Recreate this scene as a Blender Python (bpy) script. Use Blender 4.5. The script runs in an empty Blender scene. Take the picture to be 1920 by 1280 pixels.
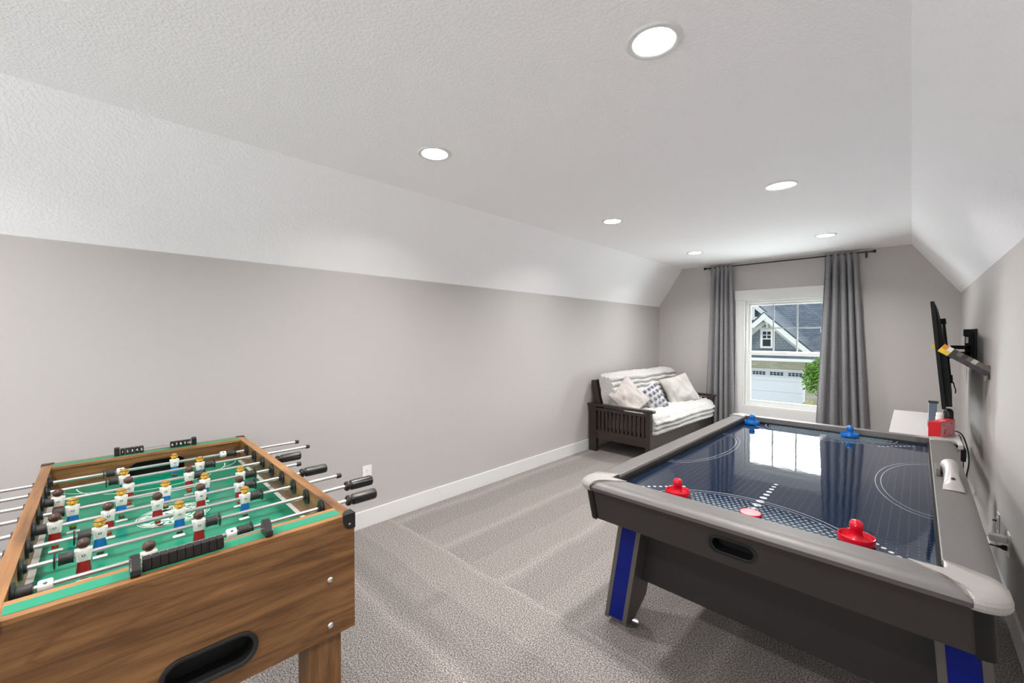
import bpy, bmesh, math, random
from mathutils import Vector, Matrix, noise
random.seed(7)
SC = bpy.context.scene
COL = SC.collection
PI = math.pi

# ------------------------------------------------------------------ camera, world, light, exposure
H = 1.45
cam_d = bpy.data.cameras.new('camera')
cam_d.sensor_width = 36.0
cam_d.lens = 785.0 / 1920.0 * 36.0
cam_d.clip_start = 0.02
cam_d.clip_end = 500
cam = bpy.data.objects.new('camera', cam_d)
COL.objects.link(cam)
cam.location = (0, 0, H)
cam.rotation_euler = (PI / 2 - math.atan(12 / 785.0), 0, math.atan2(750, 785))
SC.camera = cam

SC.view_settings.view_transform = 'Standard'
SC.view_settings.look = 'None'
SC.view_settings.exposure = 0.62
SC.view_settings.gamma = 1.0
SC.view_settings.use_curve_mapping = False
SC.cycles.max_bounces = 10
SC.cycles.diffuse_bounces = 8
SC.cycles.glossy_bounces = 4
SC.cycles.transparent_max_bounces = 12
SC.cycles.sample_clamp_indirect = 6.0
SC.cycles.use_denoising = True

world = bpy.data.worlds.new('overcast_sky')
SC.world = world
world.use_nodes = True
wt = world.node_tree
for n in list(wt.nodes):
    wt.nodes.remove(n)
w_out = wt.nodes.new('ShaderNodeOutputWorld')
w_bg = wt.nodes.new('ShaderNodeBackground')
w_tc = wt.nodes.new('ShaderNodeTexCoord')
w_dot = wt.nodes.new('ShaderNodeVectorMath'); w_dot.operation = 'DOT_PRODUCT'
w_dot.inputs[1].default_value = Vector((-0.15, 0.93, 0.5)).normalized()
w_r = wt.nodes.new('ShaderNodeValToRGB')          # sky brightened beyond the far window for the table's reflection, softer blue-white elsewhere
w_r.color_ramp.elements[0].position = 0.35; w_r.color_ramp.elements[0].color = (0.62, 0.75, 0.95, 1)
w_r.color_ramp.elements[1].position = 0.85; w_r.color_ramp.elements[1].color = (1.0, 1.0, 1.0, 1)
w_m = wt.nodes.new('ShaderNodeMapRange')
w_m.inputs[1].default_value = 0.35; w_m.inputs[2].default_value = 0.9
w_m.inputs[3].default_value = 0.75; w_m.inputs[4].default_value = 6.0
wt.links.new(w_tc.outputs['Generated'], w_dot.inputs[0])
wt.links.new(w_dot.outputs['Value'], w_r.inputs[0])
wt.links.new(w_dot.outputs['Value'], w_m.inputs[0])
wt.links.new(w_r.outputs[0], w_bg.inputs[0])
wt.links.new(w_m.outputs[0], w_bg.inputs[1])
wt.links.new(w_bg.outputs[0], w_out.inputs[0])

def lamp(name, kind, loc, rot, energy, color=(1, 1, 1), **kw):
    d = bpy.data.lights.new(name, kind)
    d.energy = energy
    d.color = color
    for k, v in kw.items():
        setattr(d, k, v)
    o = bpy.data.objects.new(name, d)
    COL.objects.link(o)
    o.location = loc
    o.rotation_euler = rot
    return o
# hazy sun from high behind the house, on the street side
lamp('sun', 'SUN', (0, -10, 30), (math.radians(48), 0, math.radians(-35)), 1.1, (1.0, 0.96, 0.9), angle=math.radians(8))
# fill lamp added outside the unseen back window, tilted up to brighten the ceiling
lamp('back_fill', 'AREA', (-1.3, -3.6, 0.85), (PI / 2 + math.radians(30), 0, 0), 100, (0.985, 0.99, 1.0), shape='RECTANGLE', size=2.3, size_y=1.35)
# area lamp adding to the sky light at the far window, tipped slightly up
lamp('window_daylight', 'AREA', (-1.25, 7.5, 0.55), (-PI / 2 - math.radians(4), 0, 0), 120, (0.90, 0.95, 1.0), shape='RECTANGLE', size=2.2, size_y=2.0)
LAMP_POWER = 610.0     # emission of the recessed lamp lenses

# ------------------------------------------------------------------ materials
def mat(name, color=(0.5, 0.5, 0.5), rough=0.5, metal=0.0, spec=0.5, coat=0.0, emit=None, alpha=1.0, trans=0.0):
    m = bpy.data.materials.new(name)
    m.use_nodes = True
    b = m.node_tree.nodes['Principled BSDF']
    b.inputs['Base Color'].default_value = (*color, 1)
    b.inputs['Roughness'].default_value = rough
    b.inputs['Metallic'].default_value = metal
    b.inputs['Specular IOR Level'].default_value = spec
    b.inputs['Coat Weight'].default_value = coat
    b.inputs['Transmission Weight'].default_value = trans
    if emit:
        b.inputs['Emission Color'].default_value = (*emit[0], 1)
        b.inputs['Emission Strength'].default_value = emit[1]
    return m

def N(m, typ, **kw):
    n = m.node_tree.nodes.new(typ)
    for k, v in kw.items():
        if k.startswith('i_'):
            n.inputs[int(k[2:])].default_value = v
        else:
            setattr(n, k, v)
    return n

def L(m, a, b):
    m.node_tree.links.new(a, b)

def bsdf(m):
    return m.node_tree.nodes['Principled BSDF']

def coords(m, scale=(1, 1, 1), rot=(0, 0, 0), kind='Object'):
    t = N(m, 'ShaderNodeTexCoord')
    mp = N(m, 'ShaderNodeMapping')
    mp.inputs['Scale'].default_value = scale
    mp.inputs['Rotation'].default_value = rot
    L(m, t.outputs[kind], mp.inputs[0])
    return mp.outputs[0]

def ramp(m, fac, stops):
    r = N(m, 'ShaderNodeValToRGB')
    e = r.color_ramp.elements
    while len(e) < len(stops):
        e.new(0.5)
    for el, (p, c) in zip(e, stops):
        el.position = p
        el.color = (*c, 1)
    L(m, fac, r.inputs[0])
    return r.outputs[0]

def add_bump(m, height, strength=0.2, dist=0.01):
    b = N(m, 'ShaderNodeBump')
    b.inputs['Strength'].default_value = strength
    b.inputs['Distance'].default_value = dist
    L(m, height, b.inputs['Height'])
    L(m, b.outputs[0], bsdf(m).inputs['Normal'])

def noise_bump(m, scale, strength, dist=0.01, detail=3, cs=(1, 1, 1)):
    n = N(m, 'ShaderNodeTexNoise')
    n.inputs['Scale'].default_value = scale
    n.inputs['Detail'].default_value = detail
    L(m, coords(m, cs), n.inputs['Vector'])
    add_bump(m, n.outputs['Fac'], strength, dist)
    return m

M = {}
M['wall'] = noise_bump(mat('wall_paint', (0.495, 0.472, 0.458), 0.75, spec=0.3), 90, 0.06, 0.003)
M['white_trim'] = mat('white_trim_paint', (0.74, 0.74, 0.73), 0.35)
m = M['ceiling'] = mat('knockdown_ceiling', (0.94, 0.935, 0.945), 0.8, spec=0.2)
v = N(m, 'ShaderNodeTexNoise'); v.inputs['Scale'].default_value = 75; v.inputs['Detail'].default_value = 4; v.inputs['Roughness'].default_value = 0.55
L(m, coords(m), v.inputs['Vector'])
mr = N(m, 'ShaderNodeMapRange'); mr.inputs[1].default_value = 0.42; mr.inputs[2].default_value = 0.58
L(m, v.outputs['Fac'], mr.inputs[0])
add_bump(m, mr.outputs[0], 0.28, 0.006)

# carpet: speckled loop pile with the lighter and darker bands a vacuum cleaner leaves
m = M['carpet'] = mat('grey_beige_carpet', (0.4, 0.36, 0.33), 0.95, spec=0.1)
cv = coords(m)
n1 = N(m, 'ShaderNodeTexNoise'); n1.inputs['Scale'].default_value = 160; n1.inputs['Detail'].default_value = 3; n1.inputs['Roughness'].default_value = 0.7
L(m, cv, n1.inputs['Vector'])
spk = ramp(m, n1.outputs['Fac'], [(0.37, (0.06, 0.052, 0.048)), (0.5, (0.24, 0.216, 0.202)), (0.63, (0.49, 0.452, 0.428))])
sx = N(m, 'ShaderNodeSeparateXYZ'); L(m, cv, sx.inputs[0])
wob = N(m, 'ShaderNodeTexNoise'); wob.inputs['Scale'].default_value = 2.2; L(m, cv, wob.inputs['Vector'])
def math_n(op, a, b=None, c=None):
    n = N(m, 'ShaderNodeMath', operation=op)
    for i, q in enumerate((a, b, c)):
        if q is None:
            continue
        if isinstance(q, (int, float)):
            n.inputs[i].default_value = q
        else:
            L(m, q, n.inputs[i])
    return n.outputs[0]
wv = math_n('MULTIPLY', math_n('SUBTRACT', wob.outputs['Fac'], 0.5), 0.10)
def band(axis_out, period, phase):
    f = math_n('FRACT', math_n('MULTIPLY', math_n('ADD', math_n('ADD', axis_out, wv), phase), 1.0 / period))
    tri = math_n('ABSOLUTE', math_n('SUBTRACT', f, 0.5))            # 0..0.5
    return math_n('SMOOTH_MIN', math_n('MULTIPLY', math_n('SUBTRACT', 0.5, tri), 9.0), 1.0, 0.3), math_n('GREATER_THAN', f, 0.5)
edge_y, half_y = band(sx.outputs['Y'], 0.62, 0.12)     # strokes running across the room, near part
edge_x, half_x = band(sx.outputs['X'], 0.56, 0.05)     # strokes running along the room, far part
far = math_n('GREATER_THAN', math_n('ADD', sx.outputs['Y'], wv), 1.72)
nb = math_n('ADD', math_n('MULTIPLY', math_n('SUBTRACT', 1.0, edge_y), 0.26), math_n('MULTIPLY', half_y, 0.10))
fb = math_n('ADD', math_n('MULTIPLY', math_n('SUBTRACT', 1.0, edge_x), 0.20), math_n('MULTIPLY', half_x, 0.08))
bandv = math_n('ADD', math_n('MULTIPLY', far, fb), math_n('MULTIPLY', math_n('SUBTRACT', 1.0, far), nb))
gain = math_n('ADD', bandv, 0.93)
mx = N(m, 'ShaderNodeVectorMath', operation='SCALE')
L(m, spk, mx.inputs[0]); L(m, gain, mx.inputs['Scale'])
L(m, mx.outputs[0], bsdf(m).inputs['Base Color'])
add_bump(m, n1.outputs['Fac'], 0.6, 0.006)

def wood(name, axis, dark=1.0, seed=0.0):
    m = mat(name, (0.2, 0.1, 0.04), 0.38, spec=0.4)
    s = {'x': (1.3, 14, 14), 'y': (14, 1.3, 14), 'z': (14, 14, 1.3)}[axis]
    cv = coords(m, s)
    off = N(m, 'ShaderNodeVectorMath', operation='ADD'); off.inputs[1].default_value = (seed, seed * 2, seed * 3)
    L(m, cv, off.inputs[0])
    n = N(m, 'ShaderNodeTexNoise'); n.inputs['Scale'].default_value = 1.0; n.inputs['Detail'].default_value = 7; n.inputs['Roughness'].default_value = 0.62; n.inputs['Distortion'].default_value = 0.9
    L(m, off.outputs[0], n.inputs['Vector'])
    d = dark
    c = ramp(m, n.outputs['Fac'], [(0.28, (0.07 * d, 0.030 * d, 0.012 * d)), (0.42, (0.165 * d, 0.078 * d, 0.028 * d)), (0.55, (0.235 * d, 0.115 * d, 0.042 * d)), (0.75, (0.32 * d, 0.165 * d, 0.064 * d))])
    f = N(m, 'ShaderNodeTexNoise'); f.inputs['Scale'].default_value = 6.0; f.inputs['Detail'].default_value = 4
    L(m, off.outputs[0], f.inputs['Vector'])
    mx = N(m, 'ShaderNodeMix', data_type='RGBA', blend_type='MULTIPLY')
    mx.inputs[0].default_value = 0.5
    L(m, c, mx.inputs[6])
    L(m, ramp(m, f.outputs['Fac'], [(0.3, (0.6, 0.58, 0.55)), (0.6, (1, 1, 1))]), mx.inputs[7])
    g = N(m, 'ShaderNodeTexNoise'); g.inputs['Scale'].default_value = 0.62; g.inputs['Detail'].default_value = 5; g.inputs['Distortion'].default_value = 1.6
    o2 = N(m, 'ShaderNodeVectorMath', operation='ADD'); o2.inputs[1].default_value = (11.3, 5.2, 8.1)
    L(m, off.outputs[0], o2.inputs[0]); L(m, o2.outputs[0], g.inputs['Vector'])
    my = N(m, 'ShaderNodeMix', data_type='RGBA', blend_type='MULTIPLY')
    my.inputs[0].default_value = 0.6
    L(m, mx.outputs[2], my.inputs[6])
    L(m, ramp(m, g.outputs['Fac'], [(0.455, (1, 1, 1)), (0.485, (0.50, 0.45, 0.40)), (0.515, (1, 1, 1)), (0.60, (1.0, 1.0, 1.0)), (0.64, (0.7, 0.66, 0.62)), (0.68, (1, 1, 1))]), my.inputs[7])
    L(m, my.outputs[2], bsdf(m).inputs['Base Color'])
    return m
M['wood_y'] = wood('walnut_laminate_across', 'y', 1.0, 1.3)
M['wood_x'] = wood('walnut_laminate_along', 'x', 1.15, 4.1)
M['wood_z'] = wood('walnut_laminate_upright', 'z', 0.95, 7.7)
M['rail_wood'] = wood('walnut_laminate_rail', 'x', 1.5, 9.2)
M['rail_wood_y'] = wood('walnut_laminate_end_rail', 'y', 1.5, 3.9)
M['green_inlay'] = mat('green_inlay', (0.012, 0.24, 0.135), 0.4)
M['green_field'] = mat('green_playfield', (0.004, 0.20, 0.115), 0.22)
M['field_white'] = mat('field_white', (0.78, 0.78, 0.72), 0.35)
M['field_pale'] = mat('field_pale_green', (0.45, 0.62, 0.50), 0.35)
M['black'] = mat('black_plastic', (0.012, 0.011, 0.011), 0.35)
M['black_matte'] = mat('matte_black', (0.010, 0.010, 0.010), 0.7)
M['deep_black'] = mat('slot_black', (0.004, 0.004, 0.004), 0.6)
M['rubber'] = mat('black_rubber', (0.02, 0.018, 0.017), 0.6)
M['chrome'] = mat('chrome_rod', (0.66, 0.65, 0.64), 0.27, 0.9)
M['steel'] = mat('bolt_steel', (0.75, 0.74, 0.72), 0.3, 1.0)
M['skin'] = mat('figure_yellow', (0.78, 0.42, 0.03), 0.4)
M['shirt'] = mat('figure_white_shirt', (0.78, 0.76, 0.72), 0.4)
M['red_pants'] = mat('figure_red_shorts', (0.33, 0.012, 0.016), 0.4)
M['blue_pants'] = mat('figure_blue_shorts', (0.008, 0.15, 0.46), 0.4)
M['brown_hair'] = mat('figure_brown_hair', (0.055, 0.022, 0.015), 0.45)
M['olive_hair'] = mat('figure_olive_hair', (0.30, 0.17, 0.015), 0.45)
M['emblem'] = mat('figure_emblem', (0.06, 0.075, 0.085), 0.5)
M['digit_white'] = mat('white_numbers', (0.85, 0.85, 0.83), 0.5)

def brushed(name, col, rough, metal):
    m = mat(name, col, rough, metal)
    n = N(m, 'ShaderNodeTexNoise'); n.inputs['Scale'].default_value = 60; n.inputs['Detail'].default_value = 4
    L(m, coords(m, (1, 1, 1)), n.inputs['Vector'])
    mr = N(m, 'ShaderNodeMapRange'); mr.inputs[3].default_value = rough - 0.02; mr.inputs[4].default_value = rough + 0.03
    L(m, n.outputs['Fac'], mr.inputs[0]); L(m, mr.outputs[0], bsdf(m).inputs['Roughness'])
    return m
M['rail_grey'] = brushed('grey_metallic_rail', (0.135, 0.126, 0.122), 0.46, 0.25)
M['cap_silver'] = brushed('silver_corner_plastic', (0.37, 0.345, 0.325), 0.33, 0.25)
M['housing_silver'] = mat('housing_silver', (0.40, 0.38, 0.365), 0.38, 0.35)
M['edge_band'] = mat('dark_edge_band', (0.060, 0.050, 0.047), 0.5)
M['apron'] = mat('graphite_laminate', (0.033, 0.0265, 0.025), 0.5, spec=0.35)
M['apron_dark'] = mat('graphite_lower_panel', (0.025, 0.0215, 0.021), 0.5, spec=0.3)
M['post_dark'] = mat('dark_corner_post', (0.007, 0.006, 0.0055), 0.45, spec=0.3)
M['leg_grey'] = brushed('leg_grey_metal', (0.11, 0.098, 0.09), 0.4, 0.3)
M['blue_panel'] = mat('glossy_blue_panel', (0.000, 0.007, 0.15), 0.16, spec=0.25)
m = M['ice'] = mat('glossy_navy_playfield', (0.006, 0.016, 0.040), 0.03)
bsdf(m).inputs['IOR'].default_value = 2.3
n = N(m, 'ShaderNodeTexNoise'); n.inputs['Scale'].default_value = 14; n.inputs['Detail'].default_value = 2
L(m, coords(m), n.inputs['Vector'])
n2 = N(m, 'ShaderNodeTexNoise'); n2.inputs['Scale'].default_value = 150; n2.inputs['Detail'].default_value = 2
L(m, coords(m), n2.inputs['Vector'])
ad = N(m, 'ShaderNodeMath', operation='MULTIPLY_ADD'); ad.inputs[1].default_value = 0.10
L(m, n2.outputs['Fac'], ad.inputs[0]); L(m, n.outputs['Fac'], ad.inputs[2])
add_bump(m, ad.outputs[0], 0.05, 0.004)
M['ice_line'] = mat('playfield_white_line', (0.34, 0.38, 0.42), 0.05, spec=0.6)
M['ice_dot'] = mat('playfield_white_dot', (0.52, 0.55, 0.57), 0.05, spec=0.6)
M['ice_tone'] = mat('playfield_halftone', (0.20, 0.27, 0.32), 0.05, spec=0.6)
M['red_gloss'] = mat('glossy_red_plastic', (0.52, 0.004, 0.018), 0.15)
M['red_pale'] = mat('pale_red_puck_top', (0.72, 0.26, 0.28), 0.45)
M['blue_gloss'] = mat('glossy_blue_plastic', (0.004, 0.13, 0.45), 0.12)
M['felt'] = mat('black_felt', (0.01, 0.01, 0.01), 0.9)
M['espresso'] = mat('espresso_wood', (0.024, 0.015, 0.0125), 0.30, spec=0.6)
M['plush'] = noise_bump(mat('ivory_plush', (0.54, 0.525, 0.505), 0.95, spec=0.15), 45, 0.6, 0.025, 5)
M['pillow_beige'] = noise_bump(mat('beige_velour', (0.48, 0.44, 0.415), 0.9, spec=0.2), 14, 0.35, 0.03, 4)
M['pillow_cream'] = noise_bump(mat('cream_velour', (0.50, 0.485, 0.455), 0.85, spec=0.25), 11, 0.4, 0.03, 4)
M['pillow_grey'] = noise_bump(mat('pale_grey_knit', (0.55, 0.55, 0.585), 0.95, spec=0.1), 90, 0.5, 0.01)
M['pompom'] = noise_bump(mat('grey_pompom', (0.33, 0.34, 0.37), 0.95, spec=0.1), 180, 0.9, 0.01)
m = M['curtain'] = mat('grey_linen', (0.135, 0.132, 0.14), 0.9, spec=0.15)
wv1 = N(m, 'ShaderNodeTexNoise'); wv1.inputs['Scale'].default_value = 260; wv1.inputs['Detail'].default_value = 2
L(m, coords(m, (1, 1, 0.25)), wv1.inputs['Vector'])
L(m, ramp(m, wv1.outputs['Fac'], [(0.3, (0.22, 0.217, 0.226)), (0.7, (0.40, 0.395, 0.405))]), bsdf(m).inputs['Base Color'])
tl = N(m, 'ShaderNodeBsdfTranslucent'); tl.inputs[0].default_value = (0.32, 0.31, 0.32, 1)
ms_ = N(m, 'ShaderNodeMixShader'); ms_.inputs[0].default_value = 0.22
L(m, bsdf(m).outputs[0], ms_.inputs[1]); L(m, tl.outputs[0], ms_.inputs[2]); L(m, ms_.outputs[0], m.node_tree.nodes['Material Output'].inputs[0])
M['vinyl'] = mat('white_vinyl', (0.80, 0.82, 0.80), 0.35)
M['lens'] = mat('lamp_lens', (1, 1, 1), 0.5, emit=((1.0, 0.98, 0.962), LAMP_POWER))
M['baffle'] = mat('white_baffle', (0.85, 0.84, 0.80), 0.5)
M['desk_white'] = mat('white_desk_top', (0.53, 0.515, 0.51), 0.4)
M['box_red'] = mat('red_card', (0.62, 0.010, 0.020), 0.4)
m = M['box_print'] = mat('red_card_printed_side', (0.6, 0.1, 0.1), 0.4)
n = N(m, 'ShaderNodeTexNoise'); n.inputs['Scale'].default_value = 70; n.inputs['Detail'].default_value = 2
L(m, coords(m), n.inputs['Vector'])
L(m, ramp(m, n.outputs['Fac'], [(0.42, (0.66, 0.16, 0.18)), (0.62, (0.72, 0.32, 0.34))]), bsdf(m).inputs['Base Color'])
M['dock'] = mat('slate_plastic', (0.10, 0.14, 0.18), 0.4)
M['clear'] = mat('frosted_clear_plastic', (0.75, 0.76, 0.76), 0.2)
M['screen'] = mat('tv_screen', (0.004, 0.004, 0.005), 0.12, spec=0.3)
M['tv_black'] = mat('tv_black', (0.008, 0.008, 0.008), 0.5, spec=0.2)
M['grille'] = mat('grille_between_panes', (0.36, 0.41, 0.40), 0.4)
M['tv_grey'] = mat('tv_back_grey', (0.022, 0.022, 0.023), 0.6, spec=0.2)
M['plate'] = mat('white_switch_plate', (0.82, 0.81, 0.80), 0.3)
M['slot_dark'] = mat('outlet_slot', (0.10, 0.095, 0.09), 0.6)
for nm, c in dict(pix_orange=(0.72, 0.22, 0.02), pix_yellow=(0.80, 0.55, 0.02), pix_gold=(0.68, 0.50, 0.06), pix_white=(0.72, 0.68, 0.58),
                  pix_taupe=(0.12, 0.095, 0.085), pix_dark=(0.035, 0.03, 0.03), pix_plum=(0.045, 0.035, 0.05), pix_sage=(0.42, 0.43, 0.36)).items():
    M[nm] = mat(nm + '_square', c, 0.5)
# window glass: clear sheet with a faint reflection
m = M['glass'] = bpy.data.materials.new('window_glass'); m.use_nodes = True
m.node_tree.nodes.remove(m.node_tree.nodes['Principled BSDF'])
tr = N(m, 'ShaderNodeBsdfTransparent'); tr.inputs[0].default_value = (0.95, 0.97, 0.96, 1)
gl = N(m, 'ShaderNodeBsdfGlossy'); gl.inputs['Roughness'].default_value = 0.02
fr = N(m, 'ShaderNodeFresnel'); fr.inputs[0].default_value = 1.07
mxs = N(m, 'ShaderNodeMixShader')
L(m, fr.outputs[0], mxs.inputs[0]); L(m, tr.outputs[0], mxs.inputs[1]); L(m, gl.outputs[0], mxs.inputs[2])
L(m, mxs.outputs[0], m.node_tree.nodes['Material Output'].inputs[0])
# outdoors
def brick_mat(name, c1, c2, mortar, scale, rh, bw, axis='xz'):
    m = mat(name, c1, 0.8, spec=0.2)
    b = N(m, 'ShaderNodeTexBrick')
    b.inputs['Color1'].default_value = (*c1, 1); b.inputs['Color2'].default_value = (*c2, 1); b.inputs['Mortar'].default_value = (*mortar, 1)
    b.inputs['Scale'].default_value = scale; b.inputs['Row Height'].default_value = rh; b.inputs['Brick Width'].default_value = bw
    b.inputs['Mortar Size'].default_value = 0.012; b.inputs['Bias'].default_value = 0.0
    t = N(m, 'ShaderNodeTexCoord'); s = N(m, 'ShaderNodeSeparateXYZ'); c = N(m, 'ShaderNodeCombineXYZ')
    L(m, t.outputs['Object'], s.inputs[0])
    L(m, s.outputs['X'], c.inputs[0]); L(m, s.outputs['Z'], c.inputs[1])
    L(m, c.outputs[0], b.inputs['Vector']); L(m, b.outputs['Color'], bsdf(m).inputs['Base Color'])
    return m
M['shake'] = brick_mat('grey_shake_siding', (0.22, 0.25, 0.27), (0.26, 0.29, 0.31), (0.15, 0.17, 0.19), 1.0, 0.15, 0.17)
M['stone'] = brick_mat('buff_stone_veneer', (0.44, 0.40, 0.31), (0.58, 0.54, 0.43), (0.40, 0.37, 0.30), 1.0, 0.12, 0.42)
M['shingle'] = brick_mat('slate_roof_shingles', (0.085, 0.105, 0.135), (0.135, 0.155, 0.185), (0.065, 0.08, 0.105), 1.0, 0.14, 0.30)
M['shingle_side'] = brick_mat('slate_roof_shingles_gable', (0.115, 0.135, 0.165), (0.155, 0.175, 0.205), (0.085, 0.10, 0.125), 1.0, 0.14, 0.6)
M['ext_white'] = mat('exterior_white_trim', (0.80, 0.78, 0.74), 0.5)
M['garage'] = mat('white_garage_door', (0.66, 0.665, 0.69), 0.5)
M['dark_glass'] = mat('dark_window_glass', (0.02, 0.024, 0.027), 0.1)
M['leaf'] = mat('bright_leaf', (0.15, 0.32, 0.025), 0.6)
M['leaf_dark'] = mat('deep_leaf', (0.035, 0.11, 0.010), 0.6)
M['bark'] = mat('bark', (0.09, 0.06, 0.04), 0.9)
M['lawn'] = noise_bump(mat('lawn', (0.13, 0.17, 0.08), 0.9), 20, 0.4, 0.03)
M['yellow_leaf'] = mat('yellow_leaf', (0.60, 0.50, 0.08), 0.6)

# ------------------------------------------------------------------ geometry helpers
class MB:
    """collects shapes into ONE mesh"""
    def __init__(self):
        self.bm = bmesh.new()
        self.mats = []
    def mi(self, key):
        if key not in self.mats:
            self.mats.append(key)
        return self.mats.index(key)
    def _merge(self, t, key, smooth=False):
        i = self.mi(key)
        for f in t.faces:
            f.material_index = i
            f.smooth = smooth
        if smooth:
            for e in t.edges:
                if len(e.link_faces) == 2 and e.calc_face_angle(0) > 0.75:
                    e.smooth = False
        me = bpy.data.meshes.new('tmp')
        t.to_mesh(me); t.free()
        self.bm.from_mesh(me)
        bpy.data.meshes.remove(me)
    def box(self, a, b, key, bev=0.0, seg=2, mtx=None):
        t = bmesh.new()
        lo = [min(p, q) for p, q in zip(a, b)]; hi = [max(p, q) for p, q in zip(a, b)]
        vs = [t.verts.new((x, y, z)) for x in (lo[0], hi[0]) for y in (lo[1], hi[1]) for z in (lo[2], hi[2])]
        for q in ((0, 1, 3, 2), (4, 6, 7, 5), (0, 4, 5, 1), (2, 3, 7, 6), (0, 2, 6, 4), (1, 5, 7, 3)):
            t.faces.new([vs[k] for k in q])
        if bev:
            bmesh.ops.bevel(t, geom=list(t.edges), offset=bev, segments=seg, affect='EDGES', profile=0.7)
        if mtx is not None:
            bmesh.ops.transform(t, matrix=mtx, verts=t.verts)
        bmesh.ops.recalc_face_normals(t, faces=t.faces)
        self._merge(t, key)
        return self
    def hexa(self, pts, key, bev=0.0, seg=2):
        """8 points: bottom ring of four, then top ring of four"""
        t = bmesh.new()
        vs = [t.verts.new(p) for p in pts]
        for q in ((3, 2, 1, 0), (4, 5, 6, 7), (0, 1, 5, 4), (1, 2, 6, 5), (2, 3, 7, 6), (3, 0, 4, 7)):
            t.faces.new([vs[k] for k in q])
        if bev:
            bmesh.ops.bevel(t, geom=list(t.edges), offset=bev, segments=seg, affect='EDGES', profile=0.7)
        bmesh.ops.recalc_face_normals(t, faces=t.faces)
        self._merge(t, key)
        return self
    def tube(self, pts, r, key, seg=10, caps=True, radii=None):
        t = bmesh.new()
        pts = [Vector(p) for p in pts]
        rings = []
        up = None
        for i, p in enumerate(pts):
            d = (pts[min(i + 1, len(pts) - 1)] - pts[max(i - 1, 0)])
            if d.length < 1e-9:
                d = Vector((0, 0, 1))
            d.normalize()
            if up is None:
                up = Vector((0, 0, 1)) if abs(d.z) < 0.9 else Vector((1, 0, 0))
            s = d.cross(up).normalized()
            up = s.cross(d).normalized()
            rr = radii[i] if radii else r
            rings.append([t.verts.new(p + (s * math.cos(a) + up * math.sin(a)) * rr) for a in [2 * PI * k / seg for k in range(seg)]])
        for A, B in zip(rings, rings[1:]):
            for k in range(seg):
                t.faces.new((A[k], A[(k + 1) % seg], B[(k + 1) % seg], B[k]))
        if caps:
            t.faces.new(list(reversed(rings[0]))); t.faces.new(rings[-1])
        bmesh.ops.recalc_face_normals(t, faces=t.faces)
        self._merge(t, key, True)
        return self
    def lathe(self, prof, key, origin=(0, 0, 0), axis=(0, 0, 1), seg=24, sx=1.0, sy=1.0, smooth=True):
        """prof: list of (radius, height) turned about axis"""
        t = bmesh.new()
        ax = Vector(axis).normalized()
        rot = Vector((0, 0, 1)).rotation_difference(ax).to_matrix()
        o = Vector(origin)
        rings = []
        for r, hh in prof:
            if r < 1e-6:
                rings.append([t.verts.new(o + rot @ Vector((0, 0, hh)))])
            else:
                rings.append([t.verts.new(o + rot @ Vector((r * sx * math.cos(a), r * sy * math.sin(a), hh))) for a in [2 * PI * k / seg for k in range(seg)]])
        for A, B in zip(rings, rings[1:]):
            for k in range(seg):
                if len(A) == 1 and len(B) == 1:
                    continue
                if len(A) == 1:
                    t.faces.new((A[0], B[(k + 1) % seg], B[k]))
                elif len(B) == 1:
                    t.faces.new((A[k], A[(k + 1) % seg], B[0]))
                else:
                    t.faces.new((A[k], A[(k + 1) % seg], B[(k + 1) % seg], B[k]))
        bmesh.ops.recalc_face_normals(t, faces=t.faces)
        self._merge(t, key, smooth)
        return self
    def ball(self, c, r, key, sc=(1, 1, 1), seg=16, rings=10):
        t = bmesh.new()
        bmesh.ops.create_uvsphere(t, u_segments=seg, v_segments=rings, radius=r)
        bmesh.ops.transform(t, matrix=Matrix.Translation(c) @ Matrix.Diagonal((*sc, 1)), verts=t.verts)
        self._merge(t, key, True)
        return self
    def poly(self, pts, key, smooth=False):
        f = self.bm.faces.new([self.bm.verts.new(p) for p in pts])
        f.material_index = self.mi(key); f.smooth = smooth
        return self
    def grid(self, fn, nu, nv, key, smooth=True, closed_u=False):
        t = bmesh.new()
        vs = [[t.verts.new(fn(i / nu, j / nv)) for j in range(nv + 1)] for i in range(nu + (0 if closed_u else 1))]
        n = len(vs)
        for i in range(nu):
            for j in range(nv):
                a = vs[i % n]; b = vs[(i + 1) % n]
                t.faces.new((a[j], b[j], b[j + 1], a[j + 1]))
        self._merge(t, key, smooth)
        return self
    def plate(self, outer, holes, fn, d0, d1, key):
        """flat plate with holes; fn(a, b, d) gives the 3D point"""
        t = bmesh.new()
        def ring(pts, d):
            return [t.verts.new(fn(a, b, d)) for a, b in pts]
        loops = [outer] + list(holes)
        R0 = [ring(l, d0) for l in loops]
        R1 = [ring(l, d1) for l in loops]
        for R in (R0, R1):
            es = []
            for r in R:
                for k in range(len(r)):
                    es.append(t.edges.new((r[k], r[(k + 1) % len(r)])))
            bmesh.ops.triangle_fill(t, use_beauty=True, use_dissolve=False, edges=es)
        for a, b in zip(R0, R1):
            for k in range(len(a)):
                q = (k + 1) % len(a)
                t.faces.new((a[k], a[q], b[q], b[k]))
        bmesh.ops.recalc_face_normals(t, faces=t.faces)
        self._merge(t, key)
        return self
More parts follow.
